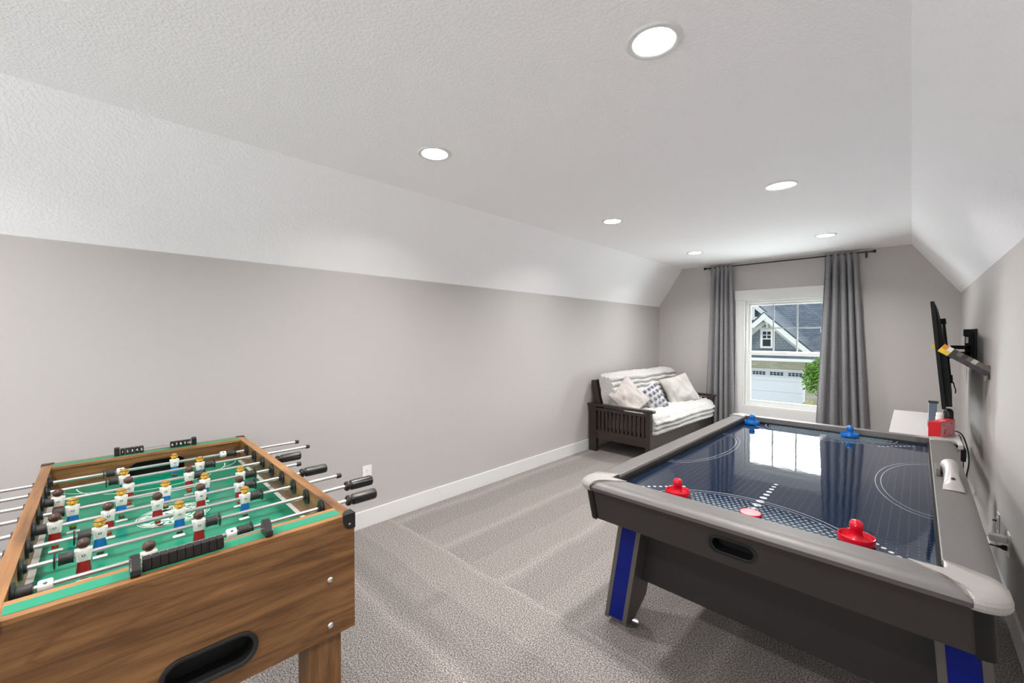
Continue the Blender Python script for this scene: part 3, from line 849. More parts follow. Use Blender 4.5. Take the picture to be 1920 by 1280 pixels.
for i in range(8):
    x = RODX[i]
    right_handle = i in (0, 1, 3, 5)
    end = ROD_END[i]
    if right_handle:
        y1, y0 = end - 0.108, end - 0.108 - 1.20
    else:
        y1, y0 = end - 0.01, end - 0.01 - 1.22
    rod = MB().tube([(0, y0, 0), (0, y1, 0)], 0.0067, 'chrome', 16).build('rod', FT)
    rod.location = (x, 0, ZR)
    if right_handle:
        part('handle', 'handle', mk_handle, rod, (0, end - 0.110, 0), (0, i * 0.4, 0))
        part('end_cap', 'cap', mk_cap, rod, (0, y0 + 0.01, 0), (0, 0, PI))
    else:
        part('end_cap', 'cap', mk_cap, rod, (0, end - 0.0195, 0))
        part('handle', 'handle', mk_handle, rod, (0, y0 + 0.002, 0), (0, i * 0.3, PI))
    vs = MEN[i]
    for y in vs:
        if TEAM[i] == 'b':
            part('player', 'pb', lambda: figure(-1, 'brown_hair', 'red_pants'), rod, (0, y, 0))
        else:
            part('player', 'py', lambda: figure(1, 'olive_hair', 'blue_pants'), rod, (0, y, 0))
    if i == 0:
        part('side_shirt', 'shirt', mk_shirt, rod, (0, -0.293, 0)); part('side_shirt', 'shirt', mk_shirt, rod, (0, 0.082, 0))
        bl, br = -0.327, 0.114
    elif i == 7:
        part('side_shirt', 'shirt', mk_shirt, rod, (0, -0.134, 0)); part('side_shirt', 'shirt', mk_shirt, rod, (0, 0.242, 0))
        bl, br = -0.166, 0.272
    else:
        bl, br = min(vs) - 0.033, max(vs) + 0.033
    for b_, s in ((bl, -1), (br, 1)):
        part('bumper', 'bumper', mk_bumper, rod, (0, max(-0.331, min(0.331, b_)), 0))
        if i in (0, 1, 2, 6, 7) or s > 0:
            part('washer', 'washer', mk_washer, rod, (0, max(-0.346, min(0.346, b_ + s * 0.021)), 0))
    for s in (-1, 1):
        part('bearing', 'bearing', mk_bearing, rod, (0, s * (HW - 0.034), 0), (0, 0, 0 if s < 0 else PI))
        part('bushing', 'bushing', lambda: MB().lathe([(0.0075, 0.008), (0.0105, 0.008), (0.0115, 0.003), (0.0150, 0.002), (0.0150, -0.003), (0.0075, -0.003)], 'black', axis=(0, 1, 0), seg=24), rod, (0, s * (HW + 0.003), 0), (0, 0, PI if s < 0 else 0))

# score counters on both end rails
def counter(u0, posts, rod_y, beads, numbers, z0):
    c = bpy.data.objects.new('score_counter', None); COL.objects.link(c); c.parent = FT
    c.location = (u0, 0, z0)
    for y in posts:
        mb = MB()
        prof = [(-0.028, 0.0), (0.026, 0.0), (0.030, 0.006), (0.027, 0.016), (0.010, 0.034), (0.004, 0.040), (-0.012, 0.040), (-0.022, 0.030)] if not numbers else \
               [(-0.016, 0.0), (0.016, 0.0), (0.016, 0.034), (0.012, 0.038), (-0.012, 0.038), (-0.016, 0.034)]
        mb.prism(prof, lambda a, b, d: (a, y + d, b), -0.0095, 0.0095, 'black', 0.0025)
        mb.build('post', c)
    MB().tube([(0, posts[0], 0.017), (0, posts[1], 0.017)], 0.0022, 'chrome', 8).build('wire', c)
    for k, y in enumerate(beads):
        mb = MB()
        mb.box((-0.0125, y - 0.0078, 0.0025), (0.0125, y + 0.0078, 0.0300), 'black', 0.0015)
        if numbers:
            mt = Matrix.Translation((0.0128, y, 0.0165)) @ Matrix.Rotation(PI / 2, 4, 'Z') @ Matrix.Rotation(PI / 2, 4, 'X')
            mb.text(str(k + 1), 0.0165, mt, 'digit_white')
        else:
            for j in range(4):      # ribbed back of each marker
                yy = y - 0.0052 + 0.0035 * j
                mb.box((0.0125, yy - 0.0006, 0.004), (0.0131, yy + 0.0006, 0.024), 'rubber')
        mb.build('bead', c)
counter(-0.040, (-0.141, 0.139), 0, [-0.1195 + 0.0163 * k for k in range(10)], False, FZ + 0.0008)
counter(-1.405, (-0.141, 0.150), 0, [-0.1215 + 0.0168 * k for k in range(5)] + [0.0615 + 0.0168 * k for k in range(5)], True, FZ + 0.0008)

# ------------------------------------------------------------------ air hockey table
AT = thing('air_hockey_table', 'large grey air hockey table with glossy navy playfield and blue leg panels', 'air hockey table', (-0.432, 2.70, 0), -0.022)
IX, IY = 0.526, 1.025           # half size of the opening
ZT, ZF = 0.800, 0.755           # rail top, playfield
ROLL = [(0.0, ZT), (0.062, ZT), (0.070, 0.7990), (0.079, 0.7960), (0.088, 0.7908), (0.0955, 0.7845), (0.1005, 0.7780), (0.1030, 0.7730)]
RAIL = [(0.0, ZF - 0.01)] + ROLL + [(0.1010, 0.7722), (0.1010, 0.7605), (0.06, 0.7605)]
def rail(name, d, axis, half):
    mb = MB()
    # the profile is carried along one side; d is +1 or -1 for the side
    if axis == 'y':
        fn = lambda a, b, e: (e, d * (IY + a), b)
    else:
        fn = lambda a, b, e: (d * (IX + a * 1.10), e, b)
    mb.prism(RAIL, fn, -half, half, 'rail_grey')
    for f in mb.bm.faces:
        f.smooth = True
    for e in mb.bm.edges:
        if e.calc_face_angle(0) > 0.6:
            e.smooth = False
    return mb.build(name, AT)
rail('front_rail', -1, 'y', IX + 0.060); rail('back_rail', 1, 'y', IX + 0.060)
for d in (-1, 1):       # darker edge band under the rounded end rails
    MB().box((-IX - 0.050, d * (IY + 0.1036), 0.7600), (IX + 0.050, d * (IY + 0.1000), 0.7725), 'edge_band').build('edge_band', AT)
rail('side_rail', -1, 'x', IY + 0.060); rail('side_rail', 1, 'x', IY + 0.060)
for s in (-1, 1):       # thin bright edge strip along the inner side of each long rail, dark cushion below
    MB().box((s * IX, -IY + 0.06, ZT - 0.012), (s * (IX - 0.003), IY, ZT + 0.0006), 'cap_silver').build('edge_strip', AT)
    MB().box((s * (IX + 0.002), -IY, ZF - 0.004), (s * (IX - 0.010), IY, ZF + 0.018), 'post_dark').build('cushion', AT)
MB().box((-IX + 0.01, IY + 0.002, ZF - 0.004), (IX - 0.01, IY - 0.006, ZF + 0.012), 'post_dark').build('cushion', AT)
def corner_cap(sx, sy):
    mb = MB()
    t = bmesh.new()
    A, I, B = Vector((IX - 0.073, IY)), Vector((IX, IY)), Vector((IX, IY - 0.062))
    ox, oy, rr = IX + 0.118, IY + 0.107, 0.064
    inner = [A.lerp(I, k / 6) for k in range(7)] + [I.lerp(B, k / 4) for k in range(1, 5)]
    arc = [Vector((ox - rr + rr * math.cos(a), oy - rr + rr * math.sin(a))) for a in [PI / 2 - PI / 2 * k / 8 for k in range(9)]]
    outer = [Vector((ox - 0.072, oy))] + arc + [Vector((ox, oy - 0.115))]
    n = len(inner)
    assert len(outer) == n
    rows = []
    S = 12
    for j in range(S + 1):
        s = j / S
        row = []
        for k in range(n):
            p = inner[k].lerp(outer[k], s)
            if k == 0:        # the edges of the cap are gently curved
                p += Vector((0.018, 0.004)) * math.sin(PI * s)
            if k == n - 1:
                p += Vector((-0.004, -0.004)) * math.sin(PI * s)
            zz = ZT + 0.004 - 0.016 * max(0.0, (s - 0.72) / 0.28) ** 2.2
            row.append(t.verts.new((sx * p.x, sy * p.y, zz)))
        rows.append(row)
    for zz, sc in ((0.779, 1.005), (0.768, 1.005), (0.759, 1.0), (0.757, 0.96)):
        row = []
        for k in range(n):
            p = outer[k]
            row.append(t.verts.new((sx * p.x * sc, sy * p.y * (1 + (sc - 1) * 0.6), zz)))
        rows.append(row)
    for Ra, Rb in zip(rows, rows[1:]):
        for k in range(n - 1):
            t.faces.new((Ra[k], Ra[k + 1], Rb[k + 1], Rb[k]))
    # edges turned down onto the rails, and the inner lip down to the playfield
    for k in (0, n - 1):
        for j in range(len(rows) - 5):
            a, b = rows[j][k], rows[j + 1][k]
            c = t.verts.new((a.co.x, a.co.y, ZT - 0.012)); d = t.verts.new((b.co.x, b.co.y, min(ZT - 0.012, b.co.z - 0.006)))
            t.faces.new((a, b, d, c))
    for k in range(n - 1):
        a, b = rows[0][k], rows[0][k + 1]
        c = t.verts.new((a.co.x, a.co.y, ZF)); d = t.verts.new((b.co.x, b.co.y, ZF))
        t.faces.new((a, b, d, c))
    bmesh.ops.remove_doubles(t, verts=t.verts, dist=1e-5)
    bmesh.ops.recalc_face_normals(t, faces=t.faces)
    mb._merge(t, 'cap_silver', False)
    o = mb.build('corner_cap', AT)
    for p in o.data.polygons:
        p.use_smooth = abs(p.normal.z) > 0.5
    return o
for sx in (-1, 1):
    for sy in (-1, 1):
        corner_cap(sx, sy)
ice = MB().box((-IX - 0.01, -IY - 0.01, ZF - 0.02), (IX + 0.01, IY + 0.01, ZF), 'ice').build('playfield', AT)
mb = MB()
zl = ZF + 0.0004
# goal creases at both ends: double line, halftone dots inside
for s in (-1, 1):
    ye = s * (IY + 0.0)
    a0, a1 = (0, PI) if s < 0 else (PI, 2 * PI)
    mb.arc((-0.0, ye, zl), 0.375, 0.305, 0.004, a0, a1, 'ice_line', 60)
    mb.arc((-0.0, ye, zl), 0.350, 0.284, 0.003, a0, a1, 'ice_line', 60)
    for iy in range(13):
        for ix in range(-16, 17):
            x = ix * 0.0215 + (0.0107 if iy % 2 else 0.0)
            y = 0.012 + iy * 0.0205
            if (x / 0.345) ** 2 + (y / 0.278) ** 2 < 1:
                r = 0.0045 + 0.0048 * (1 - y / 0.29)
                mb.disc((x, ye - s * y, zl), r, 'ice_tone', 10)
# half ovals at the middle of the long sides
for s in (-1, 1):
    a0, a1 = (PI / 2, 3 * PI / 2) if s > 0 else (-PI / 2, PI / 2)
    for ra, rb in ((0.200, 0.470), (0.180, 0.435)):
        mb.arc((s * IX, 0.015, zl), ra, rb, 0.003, a0, a1, 'ice_line', 64)
# dotted centre line growing towards the goals, dotted diagonals in the corners
for s in (-1, 1):
    y, r, k = IY - 0.135, 0.0215, 0
    while y > 0.42:
        mb.disc((0.0, s * y, zl), r, 'ice_dot', 20)
        r = max(0.006, r * 0.90); y -= 0.058 * (0.955 ** k); k += 1
        if k > 10: break
    for sx in (-1, 1):
        for k in range(9):
            q = 0.0265 * k * 0.72
            mb.disc((sx * (IX - 0.075 - q), s * (IY - 0.125 + 0.03 - q), zl), 0.0075 if k else 0.006, 'ice_dot', 14)
# air holes
for ix in range(-19, 20):
    for iy in range(-36, 37):
        mb.disc((ix * 0.0265, iy * 0.0275, zl), 0.0014, 'ice_line', 6)
mb.build('playfield_markings', ice)

# apron: tapering panels, pill shaped puck return, dark rounded corner posts
AX, AY, BX, BY, ZA = 0.634, 1.082, 0.622, 1.048, 0.603
ZA1 = 0.764
AXR = 0.612       # the right side leans in less, set to fit image coordinates
def apron_pt(side, d):
    def fn(a, b, e):
        k = (b - ZA) / (ZA1 - ZA)
        return (a, d * (BY + (AY - BY) * k) - d * e, b) if side == 'y' else (d * (BX + ((AXR if d > 0 else AX) - BX) * k) - d * e, a, b)
    return fn
slot_out = stadium(-0.010, 0.674, 0.080, 0.034)
for d in (-1, 1):
    mb = MB().plate([(-BX + 0.02, ZA), (BX - 0.02, ZA), (AXR - 0.02, ZA1), (-AX + 0.02, ZA1)], [slot_out], apron_pt('y', d), 0.0, 0.02, 'apron')
    ap = mb.build('end_apron', AT)
    mb = MB()
    fn = apron_pt('y', d)
    t = bmesh.new(); n = len(slot_out)
    rg = [[t.verts.new(fn(a, b, e)) for a, b in pts] for pts, e in ((stadium(-0.010, 0.674, 0.085, 0.038), 0.002), (stadium(-0.010, 0.674, 0.084, 0.037), -0.003), (stadium(-0.010, 0.674, 0.077, 0.031), -0.002), (stadium(-0.010, 0.674, 0.075, 0.029), 0.004), (stadium(-0.010, 0.674, 0.070, 0.025), 0.006))]
    for A, B in zip(rg, rg[1:]):
        for k in range(n):
            t.faces.new((A[k], A[(k + 1) % n], B[(k + 1) % n], B[k]))
    bmesh.ops.recalc_face_normals(t, faces=t.faces)
    mb._merge(t, 'black_matte', True)
    mb.prism(stadium(-0.010, 0.674, 0.0705, 0.0255), fn, 0.06, 0.062, 'deep_black')
    t = bmesh.new()
    r2 = [[t.verts.new(fn(a, b, e)) for a, b in stadium(-0.010, 0.674, 0.0705, 0.0255)] for e in (0.006, 0.06)]
    for k in range(n):
        t.faces.new((r2[0][k], r2[0][(k + 1) % n], r2[1][(k + 1) % n], r2[1][k]))
    mb._merge(t, 'deep_black', True)
    mb.build('puck_return', ap)
    for a in (-0.50, -0.245, 0.195, 0.46):
        fnp = fn(a, ZA1 - 0.022, 0)
        MB().lathe([(0.0, 0.0015), (0.004, 0.001), (0.005, -0.001)], 'black', fnp, (0, d, 0), 12).build('screw', ap)
for d in (-1, 1):
    MB().plate([(-BY + 0.02, ZA), (BY - 0.02, ZA), (AY - 0.02, ZA1), (-AY + 0.02, ZA1)], [], apron_pt('x', d), 0.0, 0.02, 'apron').build('side_apron', AT)
for sx in (-1, 1):
    for sy in (-1, 1):
        def cfn(u, v, sx=sx, sy=sy):
            k = v; w = 0.042
            hx = BX + ((AXR if sx > 0 else AX) - BX) * k; hy = BY + (AY - BY) * k
            a = u * PI / 2
            cxx, cyy = hx - w + 0.006, hy - w + 0.006
            p = 0.62        # squared-off round corner
            px = w * (math.cos(a) ** p); py = w * (max(0, math.sin(a)) ** p)
            return (sx * (cxx + px), sy * (cyy + py), ZA - 0.004 + (ZA1 - ZA + 0.004) * k)
        MB().grid(cfn, 14, 2, 'post_dark').build('corner_post', AT)
MB().box((-BX + 0.015, -BY + 0.015, ZA + 0.002), (BX - 0.015, BY - 0.015, ZA + 0.014), 'apron_dark').build('underside', AT)
# legs lean outwards; grey frame, glossy blue panel on the end face, chrome foot
SH = 0.024
for sx in (-1, 1):
    for sy in (-1, 1):
        def lx(z, off):     # x of a point across the leg face at height z
            return sx * (0.5485 + (0.505 - z) * (0.158 if sx < 0 else 0.075) + off) + SH
        yf, yb = sy * 0.872, sy * 0.685
        w = 0.0595
        z0, z1 = 0.032, ZA + 0.002
        mb = MB()
        P = lambda off, y, z: (lx(z, off), y, z)
        t = bmesh.new()
        for o0, o1, yy0, yy1 in ((-w, -w + 0.022, yf, yb), (w - 0.022, w, yf, yb), (-w + 0.02, w - 0.02, yf - sy * 0.006, yb)):
            prof = [(yy0, z0), (yy1 + sy * 0.095, z0), (yy1, z0 + 0.085), (yy1, z1), (yy0, z1)]
            if o0 > -w and o1 < w:
                prof[0] = (yy0, z0 + 0.004)
            va = [t.verts.new(P(o0 * 1.0, y, z)) for y, z in prof]; vb = [t.verts.new(P(o1, y, z)) for y, z in prof]
            t.faces.new(va); t.faces.new(list(reversed(vb)))
            for k in range(5):
                q = (k + 1) % 5
                t.faces.new((va[k], va[q], vb[q], vb[k]))
        bmesh.ops.recalc_face_normals(t, faces=t.faces)
        mb._merge(t, 'leg_grey')
        leg = mb.build('leg', AT)
        mb = MB()
        a = w - 0.0225
        mb.hexa([P(-a, yf - sy * 0.0015, 0.046), P(a, yf - sy * 0.0015, 0.046), P(a, yf - sy * 0.007, 0.046), P(-a, yf - sy * 0.007, 0.046),
                 P(-a, yf - sy * 0.0015, z1 - 0.004), P(a, yf - sy * 0.0015, z1 - 0.004), P(a, yf - sy * 0.007, z1 - 0.004), P(-a, yf - sy * 0.007, z1 - 0.004)], 'blue_panel')
        tag(mb.build('blue_panel', leg), 'glossy blue panel')
        c = (lx(0.03, 0) - sx * 0.038, sy * 0.803, 0)
        MB().lathe([(0.0, 0.0), (0.048, 0.0), (0.050, 0.006), (0.0495, 0.012), (0.046, 0.015), (0.020, 0.022), (0.014, 0.026), (0.014, 0.05), (0, 0.05)], 'chrome', c, seg=36).build('foot', leg)
for sy in (-1, 1):      # panels between the legs of each end, and the long stretchers
    y0, y1 = sy * 0.772, sy * 0.754
    mb = MB()
    mb.hexa([(-0.535 + SH, y0, 0.235), (0.535 + SH, y0, 0.235), (0.535 + SH, y1, 0.235), (-0.535 + SH, y1, 0.235), (-0.475 + SH, y0, ZA), (0.475 + SH, y0, ZA), (0.475 + SH, y1, ZA), (-0.475 + SH, y1, ZA)], 'apron_dark')
    mb.build('end_panel', AT)
for sx in (-1, 1):
    MB().box((sx * 0.47 + SH, -0.69, 0.42), (sx * 0.45 + SH, 0.69, ZA), 'apron_dark').build('side_panel', AT)
# silver score slider housing on the right rail
mb = MB()
def unit(u, v):
    y = -0.165 + 0.40 * v
    wdt = 0.034 - 0.009 * math.sin(PI * min(1, v * 1.25)) - 0.004 * v
    ht = 0.012 + 0.062 * (math.sin(PI * (0.10 + 0.66 * v)) ** 1.3)
    if v < 0.02: ht = 0.004
    a = PI * u
    return (IX + 0.054 - wdt * math.cos(a), y, ZT - 0.001 + ht * (math.sin(a) ** 0.55))
mb.grid(unit, 18, 22, 'housing_silver')
un = mb.build('score_housing', AT)
MB().lathe([(0.0, 0.002), (0.006, 0.002), (0.0075, 0.0)], 'black', (IX + 0.054, -0.118, ZT + 0.041), (0, -0.45, 0.9), 14).build('screw', un)
MB().box((IX + 0.006, 0.06, ZT), (IX + 0.022, 0.19, ZT + 0.034), 'rail_grey', 0.004).build('side_lever', un)

# table meshes sheared slightly sideways so the corners fit image coordinates
def shear_to_image(o):
    for ch in o.children:
        if ch.type == 'MESH':
            for v_ in ch.data.vertices:
                v_.co.x -= 0.014 * (v_.co.y + 1.02)
        shear_to_image(ch)
shear_to_image(AT)
# strikers and puck resting on the playfield
def striker(name, lab, key, x, y, scale=1.0):
    o = MB()
    o.lathe([(0.0, 0.004), (0.046, 0.004), (0.0475, 0.003)], 'felt', seg=40)
    s = scale
    prof = [(0.047, 0.003), (0.0505, 0.004), (0.0515, 0.010), (0.0515, 0.024), (0.0500, 0.0265), (0.0475, 0.0255), (0.046, 0.020), (0.043, 0.0145), (0.034, 0.0135), (0.026, 0.016), (0.020, 0.022),
            (0.0172, 0.032), (0.0165, 0.042), (0.0190, 0.050), (0.0202, 0.058), (0.0190, 0.066), (0.0150, 0.0725), (0.0085, 0.0765), (0.0, 0.0778)]
    o.lathe([(r * s, z * s) for r, z in prof], key, seg=44)
    t = thing(name, lab, 'striker', (x, y, ZF + 0.0006), 0, 'air hockey strikers')
    o.build('body', t)
    return t
striker('air_hockey_striker', 'red air hockey striker left of the red puck', 'red_gloss', -0.727, 1.800, 0.97)
striker('air_hockey_striker', 'red air hockey striker right of the puck, nearest the right rail', 'red_gloss', -0.128, 1.803, 0.99)
striker('air_hockey_striker', 'blue air hockey striker in the far left corner of the playfield', 'blue_gloss', -0.894, 3.645)
striker('air_hockey_striker', 'blue air hockey striker at the middle of the far rail', 'blue_gloss', -0.300, 3.650)
pk = MB().lathe([(0.0, 0.0), (0.036, 0.0), (0.0385, 0.002), (0.039, 0.006), (0.0385, 0.010), (0.036, 0.0112), (0.0345, 0.0102)], 'red_gloss', seg=44).lathe([(0.0345, 0.0102), (0.034, 0.0098), (0.0, 0.0098)], 'red_pale', seg=44).build('air_hockey_puck')
pk.location = (-0.445, 1.800, ZF + 0.0006)
tag(pk, 'round red puck with a pale top between the two red strikers', 'puck')

# ------------------------------------------------------------------ futon under the left wall
FU = thing('futon_sofa', 'dark slatted futon sofa with an ivory plush mattress in the corner', 'futon', (-2.962, 4.49, 0), -0.030)
LEN = 1.93
def futon_arm(y0, y1):
    a = MB()
    a.box((0.035, y0 + 0.004, 0.515), (0.835, y1 - 0.004, 0.548), 'espresso', 0.003)
    a.box((0.035, y0 + 0.004, 0.235), (0.835, y1 - 0.004, 0.275), 'espresso', 0.003)
    a.box((0.035, y0 + 0.010, 0.165), (0.835, y1 - 0.010, 0.236), 'espresso', 0.003)
    n = 12
    x0, x1 = 0.13, 0.775
    pitch = (x1 - x0) / n
    for k in range(n):
        a.box((x0 + pitch * k + 0.009, y0 + 0.016, 0.27), (x0 + pitch * (k + 1) - 0.010, y1 - 0.016, 0.52), 'espresso', 0.002)
    o = a.build('arm_frame', FU)
    MB().box((0.0, y0 - 0.012, 0.566), (0.878, y1 + 0.012, 0.596), 'espresso', 0.006).build('arm_rest', o)
    MB().box((0.02, y0, 0.0), (0.125, y1, 0.567), 'espresso', 0.004).build('leg', o)
    MB().box((0.785, y0, 0.0), (0.845, y1, 0.567), 'espresso', 0.004).build('leg', o)
futon_arm(0.0, 0.055)
futon_arm(LEN - 0.055, LEN)
MB().box((0.80, 0.057, 0.150), (0.835, LEN - 0.057, 0.295), 'espresso', 0.004).build('front_rail', FU)
mb = MB()
mb.box((0.16, 0.08, 0.225), (0.82, 0.12, 0.295), 'espresso', 0.003).box((0.16, LEN - 0.12, 0.225), (0.82, LEN - 0.08, 0.295), 'espresso', 0.003)
for k in range(9):
    mb.box((0.19 + 0.07 * k, 0.08, 0.28), (0.235 + 0.07 * k, LEN - 0.08, 0.298), 'espresso', 0.002)
mb.build('seat_frame', FU)
mb = MB()
for y0 in (0.06, LEN - 0.105):      # slanting back uprights
    mb.hexa([(0.10, y0, 0.30), (0.215, y0, 0.30), (0.215, y0 + 0.045, 0.30), (0.10, y0 + 0.045, 0.30), (0.012, y0, 0.865), (0.080, y0, 0.885), (0.080, y0 + 0.045, 0.885), (0.012, y0 + 0.045, 0.865)], 'espresso', 0.003)
for z in (0.45, 0.80):
    xx = 0.16 - (z - 0.30) * 0.17
    mb.box((xx - 0.06, 0.06, z), (xx - 0.03, LEN - 0.06, z + 0.08), 'espresso', 0.003)
mb.build('back_frame', FU)
# mattress under a ribbed plush cover, folded into seat and back
def scallops(p, q, n, depth, side):
    p = Vector(p); q = Vector(q); d = q - p; nrm = Vector((d.y, -d.x)).normalized() * side
    out = []
    for k in range(n):
        for j in range(5):
            f = (k + j / 5) / n
            out.append(p + d * f + nrm * depth * (abs(math.sin(PI * (k + j / 5))) ** 0.6 if j else 0.0))
    return out
sec = []
sec += scallops((0.840, 0.300), (0.865, 0.470), 3, 0.036, 1)         # front edge of the seat
sec += scallops((0.868, 0.470), (0.790, 0.535), 1, 0.022, 1)
sec += scallops((0.790, 0.535), (0.400, 0.505), 6, 0.024, 1)         # seat
sec += scallops((0.400, 0.505), (0.265, 0.930), 7, 0.034, 1)         # back
sec += scallops((0.265, 0.930), (0.105, 0.945), 3, 0.026, 1)         # top
sec += scallops((0.105, 0.945), (0.235, 0.310), 4, 0.012, 1)
sec += [Vector((0.235, 0.302)), Vector((0.55, 0.300))]
cen = Vector((0.42, 0.50))
t = bmesh.new()
NS = 90
rows = []
for j in range(NS + 1):
    v = j / NS
    y = 0.068 + (LEN - 0.136) * v
    row = []
    edge = min(v, 1 - v) * (LEN - 0.136)
    sh = 1.0 - 0.045 * max(0.0, 1 - edge / 0.05) ** 2
    for k, p in enumerate(sec):
        q = cen + (p - cen) * sh if p.x < 0.845 or True else p
        nz = noise.noise(Vector((p.x * 6, y * 5, p.y * 6))) * 0.018 + noise.noise(Vector((p.x * 25, y * 14, p.y * 25))) * 0.008
        sag = 0.014 * math.sin(v * PI) if p.y > 0.48 and p.x > 0.38 else 0.0
        drop = 0.02 * (v ** 2) if p.x > 0.7 else 0.0
        d = (p - cen).normalized() * nz
        if p.y < 0.31: d *= 0.1
        row.append(t.verts.new((q.x + d.x, y + 0.01 * noise.noise(Vector((p.x * 8, p.y * 8, j * 0.01 + 3))), q.y + d.y - sag - drop * 0.5)))
    rows.append(row)
n = len(sec)
for A, B in zip(rows, rows[1:]):
    for k in range(n):
        t.faces.new((A[k], A[(k + 1) % n], B[(k + 1) % n], B[k]))
for R in (rows[0], rows[-1]):      # closed ends, pillowed and quilted
    es = [t.edges.get((R[k], R[(k + 1) % n])) for k in range(n)]
    bmesh.ops.triangle_fill(t, use_beauty=True, use_dissolve=False, edges=es)
bmesh.ops.recalc_face_normals(t, faces=t.faces)
mb = MB(); mb._merge(t, 'plush', True)
mb.build('mattress', FU)

def pillow(name, lab, cat, key, center, size, rot, thick, seed, dents=0.35, group='cushions on the futon'):
    w, hh = size
    mb = MB()
    def side(sgn):
        def fn(u, v):
            a, b = 2 * u - 1, 2 * v - 1
            ed = max(0.0, (1 - abs(a) ** 2.4)) ** 0.55 * max(0.0, (1 - abs(b) ** 2.4)) ** 0.55
            pin = 1 - 0.10 * (1 - abs(b)) ** 1.0 * abs(a) ** 3 - 0.0
            pin2 = 1 - 0.10 * (1 - abs(a)) ** 1.0 * abs(b) ** 3
            nz = noise.noise(Vector((a * 1.4 + seed, b * 1.4, sgn * 2.0))) * dents + noise.noise(Vector((a * 4 + seed, b * 2.2 + seed, sgn))) * dents * 0.35
            return (a * w / 2 * pin, b * hh / 2 * pin2, sgn * thick * ed * (0.62 + nz))
        return fn
    mb.grid(side(1), 30, 30, key).grid(side(-1), 30, 30, key)
    bmesh.ops.remove_doubles(mb.bm, verts=mb.bm.verts, dist=1e-4)
    bmesh.ops.recalc_face_normals(mb.bm, faces=mb.bm.faces)
    t = thing(name, lab, cat, center, 0, group)
    t.rotation_euler = rot
    body = mb.build('cover', t)
    return t, side(1)
def look(nx, ny, nz, roll=0.0):      # turn +z of a cushion towards this way
    q = Vector((nx, ny, nz)).to_track_quat('Z', 'Y')
    return (q.to_matrix() @ Matrix.Rotation(roll, 3, 'Z')).to_euler()
pillow('throw_pillow', 'crumpled beige pillow leaning behind the slatted arm of the futon', 'pillow', 'pillow_beige', (-2.525, 4.745, 0.678), (0.46, 0.42), look(0.80, -0.34, 0.50, math.radians(33)), 0.085, 1.7, 0.60)
pg, sf = pillow('throw_pillow', 'pale grey pillow covered with pompoms in the middle of the futon', 'pillow', 'pillow_grey', (-2.410, 5.19, 0.628), (0.34, 0.38), look(0.86, -0.30, 0.40, math.radians(20)), 0.085, 5.1, 0.15)
pp = None
for r in range(5):
    for c in range(4):
        u, v = 0.16 + 0.225 * c + (0.1 if r % 2 else 0.0), 0.12 + 0.19 * r
        if u > 0.93: continue
        p = sf(u, v)
        if pp is None:
            mb = MB(); tb = bmesh.new()
            bmesh.ops.create_icosphere(tb, subdivisions=3, radius=0.0225)
            for vv in tb.verts:
                vv.co *= 1 + 0.16 * noise.noise(vv.co * 170)
            mb._merge(tb, 'pompom', True)
            pp = mb.build('pompom', pg); pp.location = (p[0], p[1], p[2] + 0.010)
        else:
            dup(pp, pg, (p[0], p[1], p[2] + 0.010), (r, c, r * c))
pillow('throw_pillow', 'smooth cream pillow at the far end of the futon by the curtain', 'pillow', 'pillow_cream', (-2.375, 5.92, 0.678), (0.50, 0.44), look(0.72, -0.46, 0.52, math.radians(12)), 0.12, 9.3, 0.55)

# ------------------------------------------------------------------ curtains and rod
YC = 6.487
rodT = thing('curtain_rod', 'black metal curtain rod on brackets above the window', 'curtain rod', (-1.28, YC, 2.432))
MB().tube([(-2.205, YC, 2.432), (-0.355, YC, 2.432)], 0.0085, 'black', 12).build('pole', rodT, rodT.location)
for x, s in ((-2.205, -1), (-0.355, 1)):
    MB().lathe([(0.0085, 0.0), (0.014, 0.001), (0.014, 0.010), (0.010, 0.012), (0.0175, 0.016), (0.0175, 0.038), (0.015, 0.042), (0.0, 0.043)], 'black', (x, YC, 2.432), (s, 0, 0), 18).build('finial', rodT, rodT.location)
for x in (-2.17, -0.405):
    b_ = MB()
    b_.box((x - 0.007, YC + 0.010, 2.425), (x + 0.007, YF, 2.437), 'black', 0.002).box((x - 0.009, YF - 0.008, 2.375), (x + 0.009, YF - 0.001, 2.455), 'black', 0.002)
    b_.lathe([(0.0095, -0.006), (0.0125, -0.006), (0.0125, 0.006), (0.0095, 0.006)], 'black', (x, YC, 2.432), (1, 0, 0), 16)
    b_.tube([(x, YC, 2.424), (x, YC, 2.396)], 0.0045, 'black', 8)
    b_.build('bracket', rodT, rodT.location)
